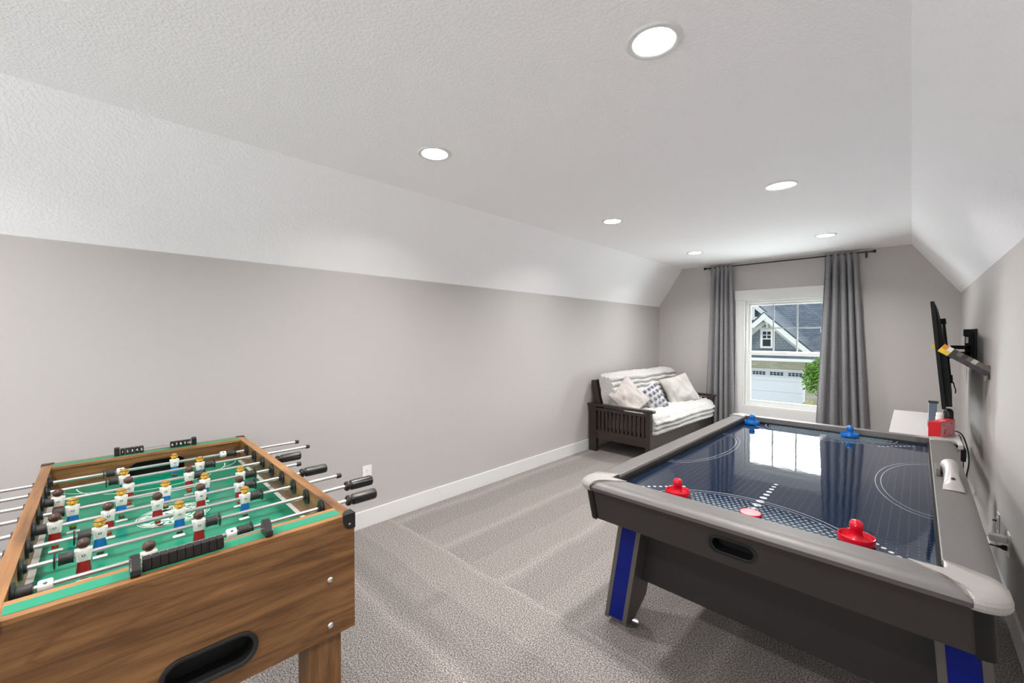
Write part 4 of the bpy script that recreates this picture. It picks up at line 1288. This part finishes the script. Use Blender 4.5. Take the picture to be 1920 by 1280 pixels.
def curtain(lab, xt0, xt1, xb0, xb1, folds, seed):
    t = thing('curtain', lab, 'curtain', ((xb0 + xb1) / 2, YC, 0.0), 0, 'grey curtains at the window')
    mb = MB()
    nu = folds * 14
    def fn(u, v):
        z = 2.456 - (2.456 - 0.035) * v
        k = min(1.0, v / 0.07)
        pu = u + 0.014 * math.sin(2 * PI * (1.6 * u + seed)) * k
        x = (xt0 + (xt1 - xt0) * pu) * (1 - v) + (xb0 + (xb1 - xb0) * pu) * v
        wv = v * 0.55
        ph = 2 * PI * folds * (u + 0.045 * math.sin(2 * PI * (u * 1.3 + seed)) * (0.4 + 0.6 * v))
        amp = (0.020 + 0.022 * k + 0.016 * v) * (0.85 + 0.7 * noise.noise(Vector((u * 5, v * 0.8, seed))))
        s = math.sin(ph)
        y = YC + (abs(s) ** 0.75) * (1 if s > 0 else -1) * amp * (0.35 + 0.65 * k)
        x += 0.008 * math.cos(ph) * k
        return (x, min(y, YF - 0.03), z + 0.006 * math.sin(ph) * (1 - k))
    mb.grid(fn, nu, 60, 'curtain')
    o = mb.build('fabric', t, t.location)
    sm = o.modifiers.new('thickness', 'SOLIDIFY'); sm.thickness = 0.003; sm.offset = 0
    b_ = MB()
    for i in range(folds):       # back tabs over the pole
        x = xt0 + (xt1 - xt0) * (i + 0.5) / folds
        b_.lathe([(0.0095, -0.012), (0.0112, -0.012), (0.0112, 0.012), (0.0095, 0.012)], 'curtain', (x, YC, 2.432), (1, 0, 0), 14)
    b_.build('tab', t, t.location)
    return t
curtain('grey linen curtain left of the window, beside the futon', -2.155, -1.862, -2.245, -1.800, 5, 0.3)
curtain('grey linen curtain right of the window, before the white desk', -0.800, -0.482, -0.895, -0.335, 5, 2.1)

# ------------------------------------------------------------------ desk, television and the things on the right wall
DZ = 0.73
dk = thing('console_desk', 'white console desk against the right wall behind the air hockey table', 'desk', (0.066, 4.73, 0))
MB().box((-0.118, 3.995, DZ - 0.028), (0.25, 5.47, DZ), 'desk_white', 0.003).build('desk_top', dk, dk.location)
for x in (-0.095, 0.205):
    for y in (4.03, 5.405):
        MB().box((x, y, 0), (x + 0.035, y + 0.035, DZ - 0.028), 'desk_white', 0.002).build('leg', dk, dk.location)
MB().box((-0.09, 4.05, DZ - 0.075), (-0.07, 5.42, DZ - 0.028), 'desk_white').build('front_rail', dk, dk.location)
MB().box((0.21, 4.05, DZ - 0.30), (0.225, 5.42, DZ - 0.028), 'desk_white').build('back_rail', dk, dk.location)

# flat television hung edge-on, tipped forward on a swivel arm
ty0, ty1 = 4.25, 5.56
TVB, TVT = Vector((0.159, 0.923)), Vector((0.0914, 1.691))      # bottom and top (x, z) of the screen side of the near edge
tv = thing('television', 'black flat television seen edge-on from its side, tipped forward', 'television', (0.16, 4.6, 0.95))
yaw_x = 0.060      # the far edge stands this much nearer the wall
def tvp(e, hgt, d):   # e along the set 0..1, hgt 0..1, d thickness towards the wall
    b = TVB + (TVT - TVB) * hgt
    return (b.x + yaw_x * e + d, ty0 + (ty1 - ty0) * e, b.y + d * 0.09)
def tvbox(mb, e0, e1, h0, h1, d0, d1, key, bev=0.002, taper=0.0):
    mb.hexa([tvp(e0, h0, d0), tvp(e1, h0, d0), tvp(e1, h0, d1), tvp(e0, h0, d1), tvp(e0, h1, d0), tvp(e1, h1, d0), tvp(e1, h1, d1 - taper), tvp(e0, h1, d1 - taper)], key, bev)
mb = MB(); tvbox(mb, 0, 1, 0, 1, 0.0, 0.020, 'tv_black', 0.0015); mb.build('bezel', tv, tv.location)
mb = MB(); tvbox(mb, 0.01, 0.99, 0.02, 0.985, -0.001, 0.0, 'screen', 0); mb.build('screen', tv, tv.location)
mb = MB()
tvbox(mb, 0.06, 0.94, 0.012, 0.60, 0.019, 0.052, 'tv_grey', 0.004)
tvbox(mb, 0.07, 0.93, 0.58, 0.97, 0.019, 0.050, 'tv_grey', 0.003, 0.026)
mb.build('back_housing', tv, tv.location)
mt = thing('tv_bracket', 'black swivel bracket between the television and the right wall', 'tv bracket', (XR, 5.0, 1.27))
mb = MB()
mb.box((XR - 0.016, 4.93, 1.245), (XR - 0.001, 5.10, 1.50), 'black_matte', 0.003).box((XR - 0.062, 4.985, 1.27), (XR - 0.014, 5.045, 1.47), 'black_matte', 0.004)
mb.build('wall_plate', mt, mt.location)
mb = MB()
mb.box((XR - 0.07, 4.975, 1.44), (XR - 0.02, 5.055, 1.497), 'tv_grey', 0.004).build('top_cover', mt, mt.location)
MB().box((XR - 0.060, 4.983, 1.385), (XR - 0.045, 4.986, 1.435), 'plate').build('label_sticker', mt, mt.location)
for z in (1.335, 1.285):
    b_ = MB(); b_.box((0.232, 4.985, z), (XR - 0.03, 5.03, z + 0.030), 'black_matte', 0.003)
    b_.build('arm', mt, mt.location)
mb = MB()
for e in (0.36, 0.66):
    tvbox(mb, e, e + 0.025, 0.20, 0.83, 0.045, 0.060, 'black_matte', 0.002)
    tvbox(mb, e, e + 0.025, 0.80, 0.85, 0.030, 0.066, 'black_matte', 0.002)
    tvbox(mb, e, e + 0.025, 0.19, 0.24, 0.048, 0.068, 'black_matte', 0.002)
tvbox(mb, 0.36, 0.685, 0.44, 0.50, 0.053, 0.072, 'black_matte', 0.002)
mb.build('hanging_rails', mt, mt.location)
mb = MB()
p0 = Vector(tvp(0.37, 0.20, 0.07))
mb.tube([p0, p0 + Vector((0.004, 0, -0.03)), p0 + Vector((0.012, -0.01, -0.06)), p0 + Vector((0.010, -0.01, -0.085))], 0.0035, 'black_matte', 8).build('pull_cord', mt, mt.location)

# square wall bars patterned in coloured blocks
def block_bar(lab, base, tip_dx, tip_dz):
    o = thing('block_wall_lamp', lab, 'wall lamp', base, 0, 'block patterned bars on the right wall')
    d = Vector((tip_dx, 0, tip_dz)); Ln = d.length; d.normalize()
    side = Vector((0, 1, 0)); up = d.cross(side); up = up if up.z > 0 else -up
    n = 10
    cell = 0.030
    pal = [['pix_dark', 'pix_taupe'], ['pix_plum', 'pix_taupe'], ['pix_dark', 'pix_taupe'], ['pix_plum', 'pix_sage'], ['pix_dark', 'pix_taupe'],
           ['pix_plum', 'pix_dark'], ['pix_dark', 'pix_taupe'], ['pix_dark', 'pix_dark'], ['pix_gold', 'pix_white'], ['pix_yellow', 'pix_orange']]
    st, hd = MB(), MB()
    for i in range(n):
        for j in range(2):
            for k in range(2):
                key = pal[i][j]
                a = d * (Ln * i / n); b = d * (Ln * (i + 1) / n)
                u0, u1 = up * ((j - 1) * cell), up * (j * cell)
                s0, s1 = side * ((k - 1) * cell), side * (k * cell)
                (hd if i >= 8 else st).hexa([a + u0 + s0, b + u0 + s0, b + u0 + s1, a + u0 + s1, a + u1 + s0, b + u1 + s0, b + u1 + s1, a + u1 + s1], key)
    st.build('stick', o); hd.build('coloured_tip', o)
    m_ = MB().box((-0.006, -0.028, -0.045), (0.0, 0.028, 0.045), 'pix_dark', 0.002)
    m_.build('wall_bracket', o)
    return o
block_bar('slanted wall bar of dark blocks with a bright tip, right of the television', (XR - 0.001, 4.17, 1.203), -0.225, 0.160)
block_bar('far wall bar of blocks, only its yellow tip showing left of the television', (XR - 0.001, 5.72, 1.203), -0.221, 0.160)

# on the desk: red box, and small gadgets under the television
rb = thing('red_box', 'bright red box with a pale printed side standing on the white desk', 'box', (0.16, 4.28, DZ))
P = [Vector((0.089, 4.150)), Vector((0.150, 4.163)), Vector((0.232, 4.397)), Vector((0.171, 4.384))]
hb = 0.112
mb = MB()
mb.hexa([(*P[0], DZ), (*P[1], DZ), (*P[2], DZ), (*P[3], DZ), (*P[0], DZ + hb), (*P[1], DZ + hb), (*P[2], DZ + hb), (*P[3], DZ + hb)], 'box_red', 0.001)
mb.build('carton', rb, rb.location)
mb = MB()
dv = Vector((P[2].x - P[1].x, P[2].y - P[1].y, 0)).normalized(); nv = Vector((dv.y, -dv.x, 0))
def sidept(s, z, e=0.0006):
    return Vector((P[1].x, P[1].y, DZ + z)) + dv * s + nv * e
LS = (P[2] - P[1]).length
mb.poly([sidept(0.003, 0.003), sidept(LS - 0.003, 0.003), sidept(LS - 0.003, hb - 0.003), sidept(0.003, hb - 0.003)], 'box_print')
for s in (0.05, 0.18):
    mb.poly([sidept(s + 0.007 * math.cos(2 * PI * k / 14), 0.088 + 0.007 * math.sin(2 * PI * k / 14), 0.001) for k in range(14)], 'slot_dark')
mb.poly([sidept(0.06, 0.02, 0.001), sidept(0.085, 0.02, 0.001), sidept(0.085, 0.055, 0.001), sidept(0.06, 0.055, 0.001)], 'box_red')
tag(mb.build('printed_side', rb, rb.location), 'pale pink printed side')
mb = MB()
ctr = (P[0] + P[1] + P[2] + P[3]) / 4
mb.lathe([(0.0, 0.0008), (0.020, 0.0008), (0.022, 0.0)], 'box_print', (ctr.x, ctr.y, DZ + hb), (0, 0, 1), 20, sx=1.0, sy=1.6)
mb.build('top_sticker', rb, rb.location)

dc = thing('console_dock', 'slate blue plastic dock on the desk under the television', 'dock', (0.13, 4.68, DZ))
mb = MB()
mb.box((0.100, 4.62, DZ + 0.03), (0.146, 4.74, DZ + 0.195), 'dock', 0.004).box((0.095, 4.61, DZ), (0.155, 4.75, DZ + 0.04), 'dock', 0.006)
mb.build('shell', dc, dc.location)
MB().box((0.097, 4.617, DZ + 0.19), (0.154, 4.64, DZ + 0.207), 'black', 0.002).build('top_edge', dc, dc.location)
jr = thing('clear_jar', 'small frosted clear jar behind the red box on the desk', 'jar', (0.158, 4.50, DZ))
MB().lathe([(0.0, 0.0), (0.021, 0.0), (0.023, 0.004), (0.023, 0.105), (0.019, 0.115)], 'clear', seg=24).build('jar_body', jr)
MB().lathe([(0.0195, 0.114), (0.021, 0.115), (0.021, 0.132), (0.019, 0.136), (0.0, 0.136)], 'plate', seg=24).build('lid', jr)
sp = thing('speaker', 'round topped black speaker behind the red box on the desk', 'speaker', (0.205, 4.56, DZ))
MB().lathe([(0.0, 0.0), (0.026, 0.0), (0.028, 0.004), (0.028, 0.135), (0.025, 0.152), (0.016, 0.163), (0.0, 0.167)], 'black', seg=28).build('body', sp)
MB().lathe([(0.0284, 0.01), (0.0292, 0.012), (0.0292, 0.085), (0.0284, 0.087)], 'felt', seg=28).build('grille', sp)
ct = thing('game_controller', 'small black controller leaning by the clear jar on the desk', 'controller', (0.181, 4.47, DZ))
MB().ball((0, 0, 0.03), 0.018, 'black', (0.8, 1.4, 1.6)).build('grip', ct)
MB().lathe([(0.006, 0), (0.007, 0.008), (0.0, 0.01)], 'black', (0, 0, 0.055), (0, 0, 1), 12).build('thumbstick', ct)

def cable(name, lab, pts, r, key='black', sub=6):
    P_ = [Vector(p) for p in pts]
    out = []
    for i in range(len(P_) - 1):
        a = P_[max(i - 1, 0)]; b = P_[i]; c = P_[i + 1]; d = P_[min(i + 2, len(P_) - 1)]
        for k in range(sub):
            t = k / sub
            out.append(0.5 * ((2 * b) + (c - a) * t + (2 * a - 5 * b + 4 * c - d) * t * t + (3 * b - a - 3 * c + d) * t ** 3))
    out.append(P_[-1])
    o = MB().tube(out, r, key, 8).build(name)
    return tag(o, lab, 'cable')
cable('power_cable', 'loose black cable looping down behind the right end of the desk', [(0.235, 4.55, DZ + 0.004), (0.272, 4.50, DZ - 0.01), (0.296, 4.44, 0.64), (0.300, 4.36, 0.55), (0.285, 4.30, 0.44), (0.310, 4.45, 0.30), (0.345, 4.90, 0.22), (0.35, 5.3, 0.05), (0.352, 5.4, 0.02)], 0.0045)
cable('power_cable', 'thin black cable hanging straight from the desk edge beside the red box', [(0.22, 4.50, DZ + 0.005), (0.262, 4.47, DZ - 0.02), (0.270, 4.42, 0.62), (0.274, 4.36, 0.50), (0.268, 4.34, 0.40), (0.29, 4.5, 0.20), (0.33, 4.9, 0.012)], 0.003)
ps = thing('power_strip', 'black power strip fixed to the back of the white desk', 'power strip', (0.262, 4.42, 0.58))
MB().box((0.2505, 4.33, 0.555), (0.285, 4.62, 0.645), 'black', 0.005).build('housing', ps, ps.location)
for k in range(4):
    MB().box((0.285, 4.36 + 0.065 * k, 0.575), (0.289, 4.395 + 0.065 * k, 0.625), 'slot_dark', 0.002).build('socket', ps, ps.location)

def outlet(lab, cat, x, y, z, s, kind='duplex', name='wall_outlet'):
    """s = +1 faces +x, -1 faces -x"""
    t = thing(name, lab, cat, (x, y, z), 0, None)
    MB().box((0, -0.036, -0.059), (s * 0.0055, 0.036, 0.059), 'plate', 0.002).build('cover_plate', t)
    if kind == 'duplex':
        for dz in (0.0195, -0.0195):
            mb = MB()
            mb.prism([(0.0165 * math.cos(a) * (1.0), max(-0.0135, min(0.0135, 0.0175 * math.sin(a)))) for a in [2 * PI * k / 24 for k in range(24)]], lambda a, b, d: (d, a, dz + b), s * 0.005, s * 0.0072, 'plate')
            for dy, hh in ((-0.0062, 0.0045), (0.0062, 0.0038)):
                mb.box((s * 0.0070, dy - 0.0011, dz + 0.003 - hh), (s * 0.0075, dy + 0.0011, dz + 0.003 + hh), 'slot_dark')
            mb.lathe([(0.0, 0.0005), (0.0024, 0.0004), (0.0024, 0)], 'slot_dark', (s * 0.0071, 0, dz - 0.0078), (s, 0, 0), 10)
            mb.build('socket', t)
    else:
        MB().box((s * 0.005, -0.016, -0.033), (s * 0.009, 0.016, 0.033), 'plate', 0.002).build('rocker', t)
    return t
outlet('white duplex outlet on the left wall beside the foosball handles', 'outlet', XL, 1.523, 0.404, 1)
jk = outlet('narrow white wall plate on the right wall with one small black stub', 'wall plate', XR, 3.675, 0.366, -1, 'blank', 'jack_plate')
MB().lathe([(0.0, 0.016), (0.004, 0.016), (0.005, 0.010), (0.006, 0.0)], 'black', (-0.009, 0, 0.012), (-1, 0, 0), 12).build('stub', jk)
outlet('white outlet on the right wall holding an adapter and a black plug', 'outlet', XR, 3.318, 0.370, -1)
ad_ = thing('power_adapter', 'white box shaped power adapter plugged into the right wall outlet', 'adapter', (XR - 0.0085, 3.318, 0.392))
MB().box((-0.062, -0.021, -0.014), (0.0, 0.021, 0.016), 'plate', 0.004).build('body', ad_)
MB().tube([(-0.062, 0, 0.0), (-0.085, 0, 0.0), (-0.098, 0.02, -0.03), (-0.10, 0.05, -0.16), (-0.09, 0.1, -0.385)], 0.0022, 'plate', 8).build('lead', ad_)
pl_ = thing('black_plug', 'black power plug with its lead below the white adapter', 'plug', (XR - 0.0085, 3.318, 0.349))
MB().lathe([(0.0, 0.0), (0.013, 0.0), (0.0135, 0.012), (0.009, 0.020), (0.006, 0.026), (0.0065, 0.034), (0.0, 0.036)], 'black', axis=(-1, 0, 0), seg=16).build('body', pl_)
MB().tube([(-0.034, 0, 0.0), (-0.07, 0, 0.002), (-0.10, 0.0, -0.03), (-0.11, -0.02, -0.15), (-0.08, -0.02, -0.342)], 0.0042, 'black', 8).build('lead', pl_)
outlet('white outlet low on the right wall under the television', 'outlet', XR, 5.886, 0.33, -1)
bp = thing('black_plug', 'bulky black plug in the outlet under the television', 'plug', (XR - 0.0085, 5.886, 0.35))
MB().box((-0.05, -0.03, -0.028), (0, 0.03, 0.028), 'black', 0.006).build('body', bp)

# ------------------------------------------------------------------ outside the window
GZ = -3.1
structure(MB().box((-40, YF + 0.6, GZ - 0.3), (30, 60, GZ), 'lawn').build('ground'), 'lawn and drive between the houses', 'ground')
structure(MB().box((-9.8, 14, GZ), (-3.9, 27.98, GZ + 0.02), 'ext_white').build('driveway'), 'pale concrete driveway before the garage', 'driveway')
Y0 = 28.0
hs = thing('neighbour_house', 'grey shingled gable house with a white garage door across the street', 'house', (-6.2, Y0, GZ))
off = hs.location
ap = (-6.19, 2.72)            # gable apex
rb_ = (-3.30, -0.05)          # where the right rake runs out
slope = (ap[1] - rb_[1]) / (rb_[0] - ap[0])
lf = (2 * ap[0] - rb_[0], rb_[1])
MB().prism([(lf[0] + 0.35, lf[1]), (rb_[0] - 0.35, rb_[1]), (ap[0], ap[1] - 0.04)], lambda a, b, d: (a, d, b), Y0, Y0 + 0.2, 'shake').build('gable_wall', hs, off)
def rake(x0, z0, x1, z1, w, y0, y1, key='ext_white'):
    d = Vector((x1 - x0, z1 - z0)).normalized(); nn = Vector((-d.y, d.x))
    if nn.y > 0: nn = -nn
    q = [(x0, z0), (x1, z1), (x1 + nn.x * w, z1 + nn.y * w), (x0 + nn.x * w, z0 + nn.y * w)]
    return MB().prism(q, lambda a, b, d_: (a, d_, b), y0, y1, key)
for s, e in ((1, rb_), (-1, lf)):
    rake(ap[0] - s * 0.02, ap[1], e[0], e[1], 0.26, Y0 - 0.50, Y0 - 0.44).build('rake_board', hs, off)
    rake(ap[0] - s * 0.02, ap[1] - 0.30, e[0] - s * 0.3, e[1] - 0.02, 0.20, Y0 - 0.04, Y0 - 0.005).build('frieze_board', hs, off)
    rf = MB()
    o_ = 0.05
    rf.hexa([(ap[0], Y0 - 0.52, ap[1] + 0.02), (e[0] + s * 0.06, Y0 - 0.52, e[1]), (e[0] + s * 0.06, Y0 + 7, e[1]), (ap[0], Y0 + 7, ap[1] + 0.02),
             (ap[0], Y0 - 0.52, ap[1] + 0.08), (e[0] + s * 0.08, Y0 - 0.52, e[1] + 0.06), (e[0] + s * 0.08, Y0 + 7, e[1] + 0.06), (ap[0], Y0 + 7, ap[1] + 0.08)], 'shingle_side')
    rf.build('gable_roof', hs, off)
def kite(p, w, y0, y1):
    c = 1 / math.sqrt(1 + slope * slope); sn = slope * c
    return MB().prism([(p[0], p[1]), (p[0] - sn * w, p[1] - c * w), (p[0], p[1] - w / c), (p[0] + sn * w, p[1] - c * w)], lambda a, b, d: (a, d, b), y0, y1, 'ext_white')
kite(ap, 0.29, Y0 - 0.515, Y0 - 0.43).build('rake_peak', hs, off)
br = MB()          # wooden knee bracket under the apex
br.hexa([(ap[0] + 0.02, Y0 - 0.45, 2.30), (ap[0] + 0.16, Y0 - 0.45, 2.30), (ap[0] + 0.16, Y0 - 0.02, 1.95), (ap[0] + 0.02, Y0 - 0.02, 1.95), (ap[0] + 0.02, Y0 - 0.45, 2.48), (ap[0] + 0.16, Y0 - 0.45, 2.48), (ap[0] + 0.16, Y0 - 0.02, 2.16), (ap[0] + 0.02, Y0 - 0.02, 2.16)], 'ext_white')
br.box((ap[0] + 0.02, Y0 - 0.09, 1.86), (ap[0] + 0.16, Y0 - 0.01, 2.5), 'ext_white').box((ap[0] - 0.0, Y0 - 0.47, 2.24), (ap[0] + 0.18, Y0 - 0.36, 2.50), 'ext_white')
br.build('bracket', hs, off)
gw = MB()
X0, X1, Z0, Z1 = -6.47, -5.80, 0.68, 1.80
for a, b in (((X0, Z0), (X0 + 0.13, Z1)), ((X1 - 0.13, Z0), (X1, Z1)), ((X0 + 0.13, Z1 - 0.14), (X1 - 0.13, Z1)), ((X0 + 0.13, Z0), (X1 - 0.13, Z0 + 0.12))):
    gw.box((a[0], Y0 - 0.06, a[1]), (b[0], Y0 + 0.02, b[1]), 'ext_white', 0.01)
gw = gw.build('gable_window', hs, off)
MB().box((X0 + 0.1, Y0 - 0.02, Z0 + 0.1), (X1 - 0.1, Y0 - 0.01, Z1 - 0.1), 'dark_glass').build('pane', gw, off)
g2 = MB()
g2.box((X0 + 0.1, Y0 - 0.05, 1.20), (X1 - 0.1, Y0 - 0.015, 1.26), 'ext_white').box(((X0 + X1) / 2 - 0.02, Y0 - 0.045, 1.24), ((X0 + X1) / 2 + 0.02, Y0 - 0.015, Z1 - 0.1), 'ext_white').box((X0 + 0.1, Y0 - 0.045, 1.43), (X1 - 0.1, Y0 - 0.015, 1.47), 'ext_white')
g2.build('muntin', gw, off)
# garage storey: little skirt roof, white fascia, stone wall, sectional door
MB().hexa([(-10.5, Y0 - 0.75, 0.14), (-3.4, Y0 - 0.75, 0.14), (-3.4, Y0 + 0.02, 0.14), (-10.5, Y0 + 0.02, 0.14), (-10.5, Y0 - 0.75, 0.20), (-3.4, Y0 - 0.75, 0.20), (-3.4, Y0 + 0.02, 0.62), (-10.5, Y0 + 0.02, 0.62)], 'shingle_side').build('skirt_roof', hs, off)
MB().box((-10.5, Y0 - 0.80, 0.0), (-3.38, Y0 - 0.74, 0.15), 'ext_white').box((-10.5, Y0 - 0.78, -0.02), (-3.4, Y0 - 0.02, 0.01), 'ext_white').build('fascia', hs, off)
DXL, DXR, DT = -9.1, -4.24, -0.52
MB().plate([(-10.5, GZ), (-3.55, GZ), (-3.55, 0.1), (-10.5, 0.1)], [[(DXL, GZ + 0.02), (DXR, GZ + 0.02), (DXR, DT), (DXL, DT)]], lambda a, b, d: (a, d, b), Y0, Y0 + 0.3, 'stone').build('stone_wall', hs, off)
mb = MB()
for a, b in (((DXL, GZ), (DXL + 0.12, DT)), ((DXR - 0.12, GZ), (DXR, DT)), ((DXL + 0.12, DT - 0.06), (DXR - 0.12, DT))):
    mb.box((a[0], Y0 - 0.03, a[1]), (b[0], Y0 + 0.2, b[1]), 'ext_white')
mb.build('door_frame', hs, off)
gd = MB()
for k in range(4):
    z0 = GZ + 0.03 + 0.622 * k
    gd.box((DXL + 0.12, Y0 + 0.10, z0), (DXR - 0.12, Y0 + 0.14, z0 + 0.615), 'garage', 0.01)
gd = gd.build('garage_door', hs, off)
for k in range(5):
    x0 = -5.10 - 0.905 * k + 0.03
    if x0 < DXL + 0.2: break
    w_ = MB()
    for i in range(4):
        for j in range(2):
            w_.box((x0 + 0.172 * i, Y0 + 0.085, -0.880 + 0.105 * j), (x0 + 0.172 * i + 0.135, Y0 + 0.101, -0.880 + 0.105 * j + 0.078), 'dark_glass')
    w_.build('door_window', gd, off)
# main roof behind, with a dormer edge and a second gable
mr_ = MB()
mr_.hexa([(-14, Y0 + 1.0, 0.0), (4, Y0 + 1.0, 0.0), (4, Y0 + 9.0, 7.2), (-14, Y0 + 9.0, 7.2), (-14, Y0 + 1.05, 0.1), (4, Y0 + 1.05, 0.1), (4, Y0 + 9.0, 7.35), (-14, Y0 + 9.0, 7.35)], 'shingle')
mr_.build('main_roof', hs, off)
MB().box((-14, Y0 + 1.3, GZ), (4, Y0 + 8.5, 0.0), 'shake').build('main_wall', hs, off)
ap2 = (-7.03, 3.50)
for s in (1, -1):
    e = (ap2[0] + s * 2.2, ap2[1] - 2.2 * slope)
    rake(ap2[0] - s * 0.02, ap2[1], e[0], e[1], 0.24, Y0 + 0.60, Y0 + 0.66).build('rake_board', hs, off)
    MB().hexa([(ap2[0], Y0 + 0.58, ap2[1] + 0.02), (e[0], Y0 + 0.58, e[1] + 0.02), (e[0], Y0 + 6, e[1] + 0.02), (ap2[0], Y0 + 6, ap2[1] + 0.02), (ap2[0], Y0 + 0.58, ap2[1] + 0.08), (e[0] + s * .03, Y0 + 0.58, e[1] + 0.06), (e[0] + s * .03, Y0 + 6, e[1] + 0.06), (ap2[0], Y0 + 6, ap2[1] + 0.08)], 'shingle_side').build('gable_roof', hs, off)
MB().prism([(ap2[0] - 2.2, ap2[1] - 2.2 * slope), (ap2[0] + 2.2, ap2[1] - 2.2 * slope), (ap2[0], ap2[1] - 0.1)], lambda a, b, d: (a, d, b), Y0 + 0.9, Y0 + 1.0, 'shake').build('gable_wall', hs, off)
MB().box((ap2[0] - 0.09, Y0 + 0.645, 2.40), (ap2[0] + 0.09, Y0 + 0.72, ap2[1] - 0.2), 'ext_white').box((ap2[0] - 1.0, Y0 + 0.64, 2.38), (ap2[0] + 1.0, Y0 + 0.74, 2.56), 'ext_white').build('truss', hs, off)
kite(ap2, 0.27, Y0 + 0.585, Y0 + 0.67).build('rake_peak', hs, off)
dm = MB()          # eave of the wing on the right
dm.box((-3.62, Y0 + 0.2, 1.60), (-1.5, Y0 + 3, 1.72), 'ext_white').box((-3.62, Y0 + 0.16, 1.60), (-1.5, Y0 + 0.2, 1.80), 'ext_white')
dm.hexa([(-3.66, Y0 + 0.1, 1.80), (-1.4, Y0 + 0.1, 1.80), (-1.4, Y0 + 5, 5.6), (-3.66, Y0 + 5, 5.6), (-3.66, Y0 + 0.1, 1.86), (-1.4, Y0 + 0.1, 1.86), (-1.4, Y0 + 5, 5.66), (-3.66, Y0 + 5, 5.66)], 'shingle')
dm.box((-3.45, Y0 + 2.2, 0.8), (-1.5, Y0 + 3, 1.64), 'shake')
dm.build('wing', hs, off)

tr_ = thing('young_tree', 'small bright green tree beside the garage across the street', 'tree', (-2.78, 22.0, GZ))
mb = MB()
mb.tube([(0, 0, 0), (0.03, 0.02, 0.9), (-0.02, 0.0, 1.8), (0.02, 0.03, 2.8), (0.0, 0.0, 3.4)], 0.05, 'bark', 10, radii=[0.07, 0.055, 0.048, 0.03, 0.012])
for k in range(14):
    a = k * 2.4; z = 1.7 + 0.12 * k
    r = 0.62 - 0.02 * k
    mb.tube([(0, 0, z), (0.5 * r * math.cos(a), 0.5 * r * math.sin(a), z + 0.16), (r * math.cos(a), r * math.sin(a), z + 0.38)], 0.016, 'bark', 6, radii=[0.02, 0.013, 0.005])
mb.build('trunk', tr_)
mb = MB()
for k in range(2600):
    while True:
        p = Vector((random.uniform(-1, 1), random.uniform(-1, 1), random.uniform(-1, 1)))
        if 0.25 < p.length < 1: break
    clump = 0.78 + 0.42 * noise.noise(p * 2.3 + Vector((4, 1, 7)))
    c = Vector((p.x * 0.78 * clump, p.y * 0.78 * clump, 2.78 + p.z * 0.92 * clump))
    d = Vector((random.gauss(0, 1), random.gauss(0, 1), random.gauss(0, 0.6))).normalized()
    u = d.orthogonal().normalized(); w = d.cross(u)
    s = random.uniform(0.05, 0.085)
    mb.poly([c - u * s, c - w * s * 0.42 + u * 0.1 * s, c + u * s * 1.1, c + w * s * 0.42 + u * 0.1 * s], 'leaf' if random.random() < 0.72 else 'leaf_dark')
mb.build('foliage', tr_)
sb = thing('flowering_shrub', 'low yellowish shrub at the foot of the tree by the garage', 'shrub', (-3.78, 26.6, GZ))
mb = MB()
for k in range(700):
    a = random.uniform(0, 2 * PI); q = random.random() ** 0.5
    c = Vector((0.55 * q * math.cos(a), 0.55 * q * math.sin(a), random.uniform(0.05, 1.22) * (1 - 0.35 * q)))
    d = Vector((random.gauss(0, 1), random.gauss(0, 1), random.gauss(0, 0.6))).normalized()
    u = d.orthogonal().normalized(); w = d.cross(u); s = random.uniform(0.05, 0.08)
    mb.poly([c - u * s, c - w * s * 0.4, c + u * s, c + w * s * 0.4], 'yellow_leaf' if c.z > 0.85 else 'leaf_dark')
mb.build('foliage', sb)
mb = MB()
for k in range(9):
    a = k * 0.7
    mb.tube([(0, 0, 0), (0.18 * math.cos(a), 0.18 * math.sin(a), 0.5), (0.35 * math.cos(a), 0.35 * math.sin(a), 0.95)], 0.012, 'bark', 6)
mb.build('stem', sb)
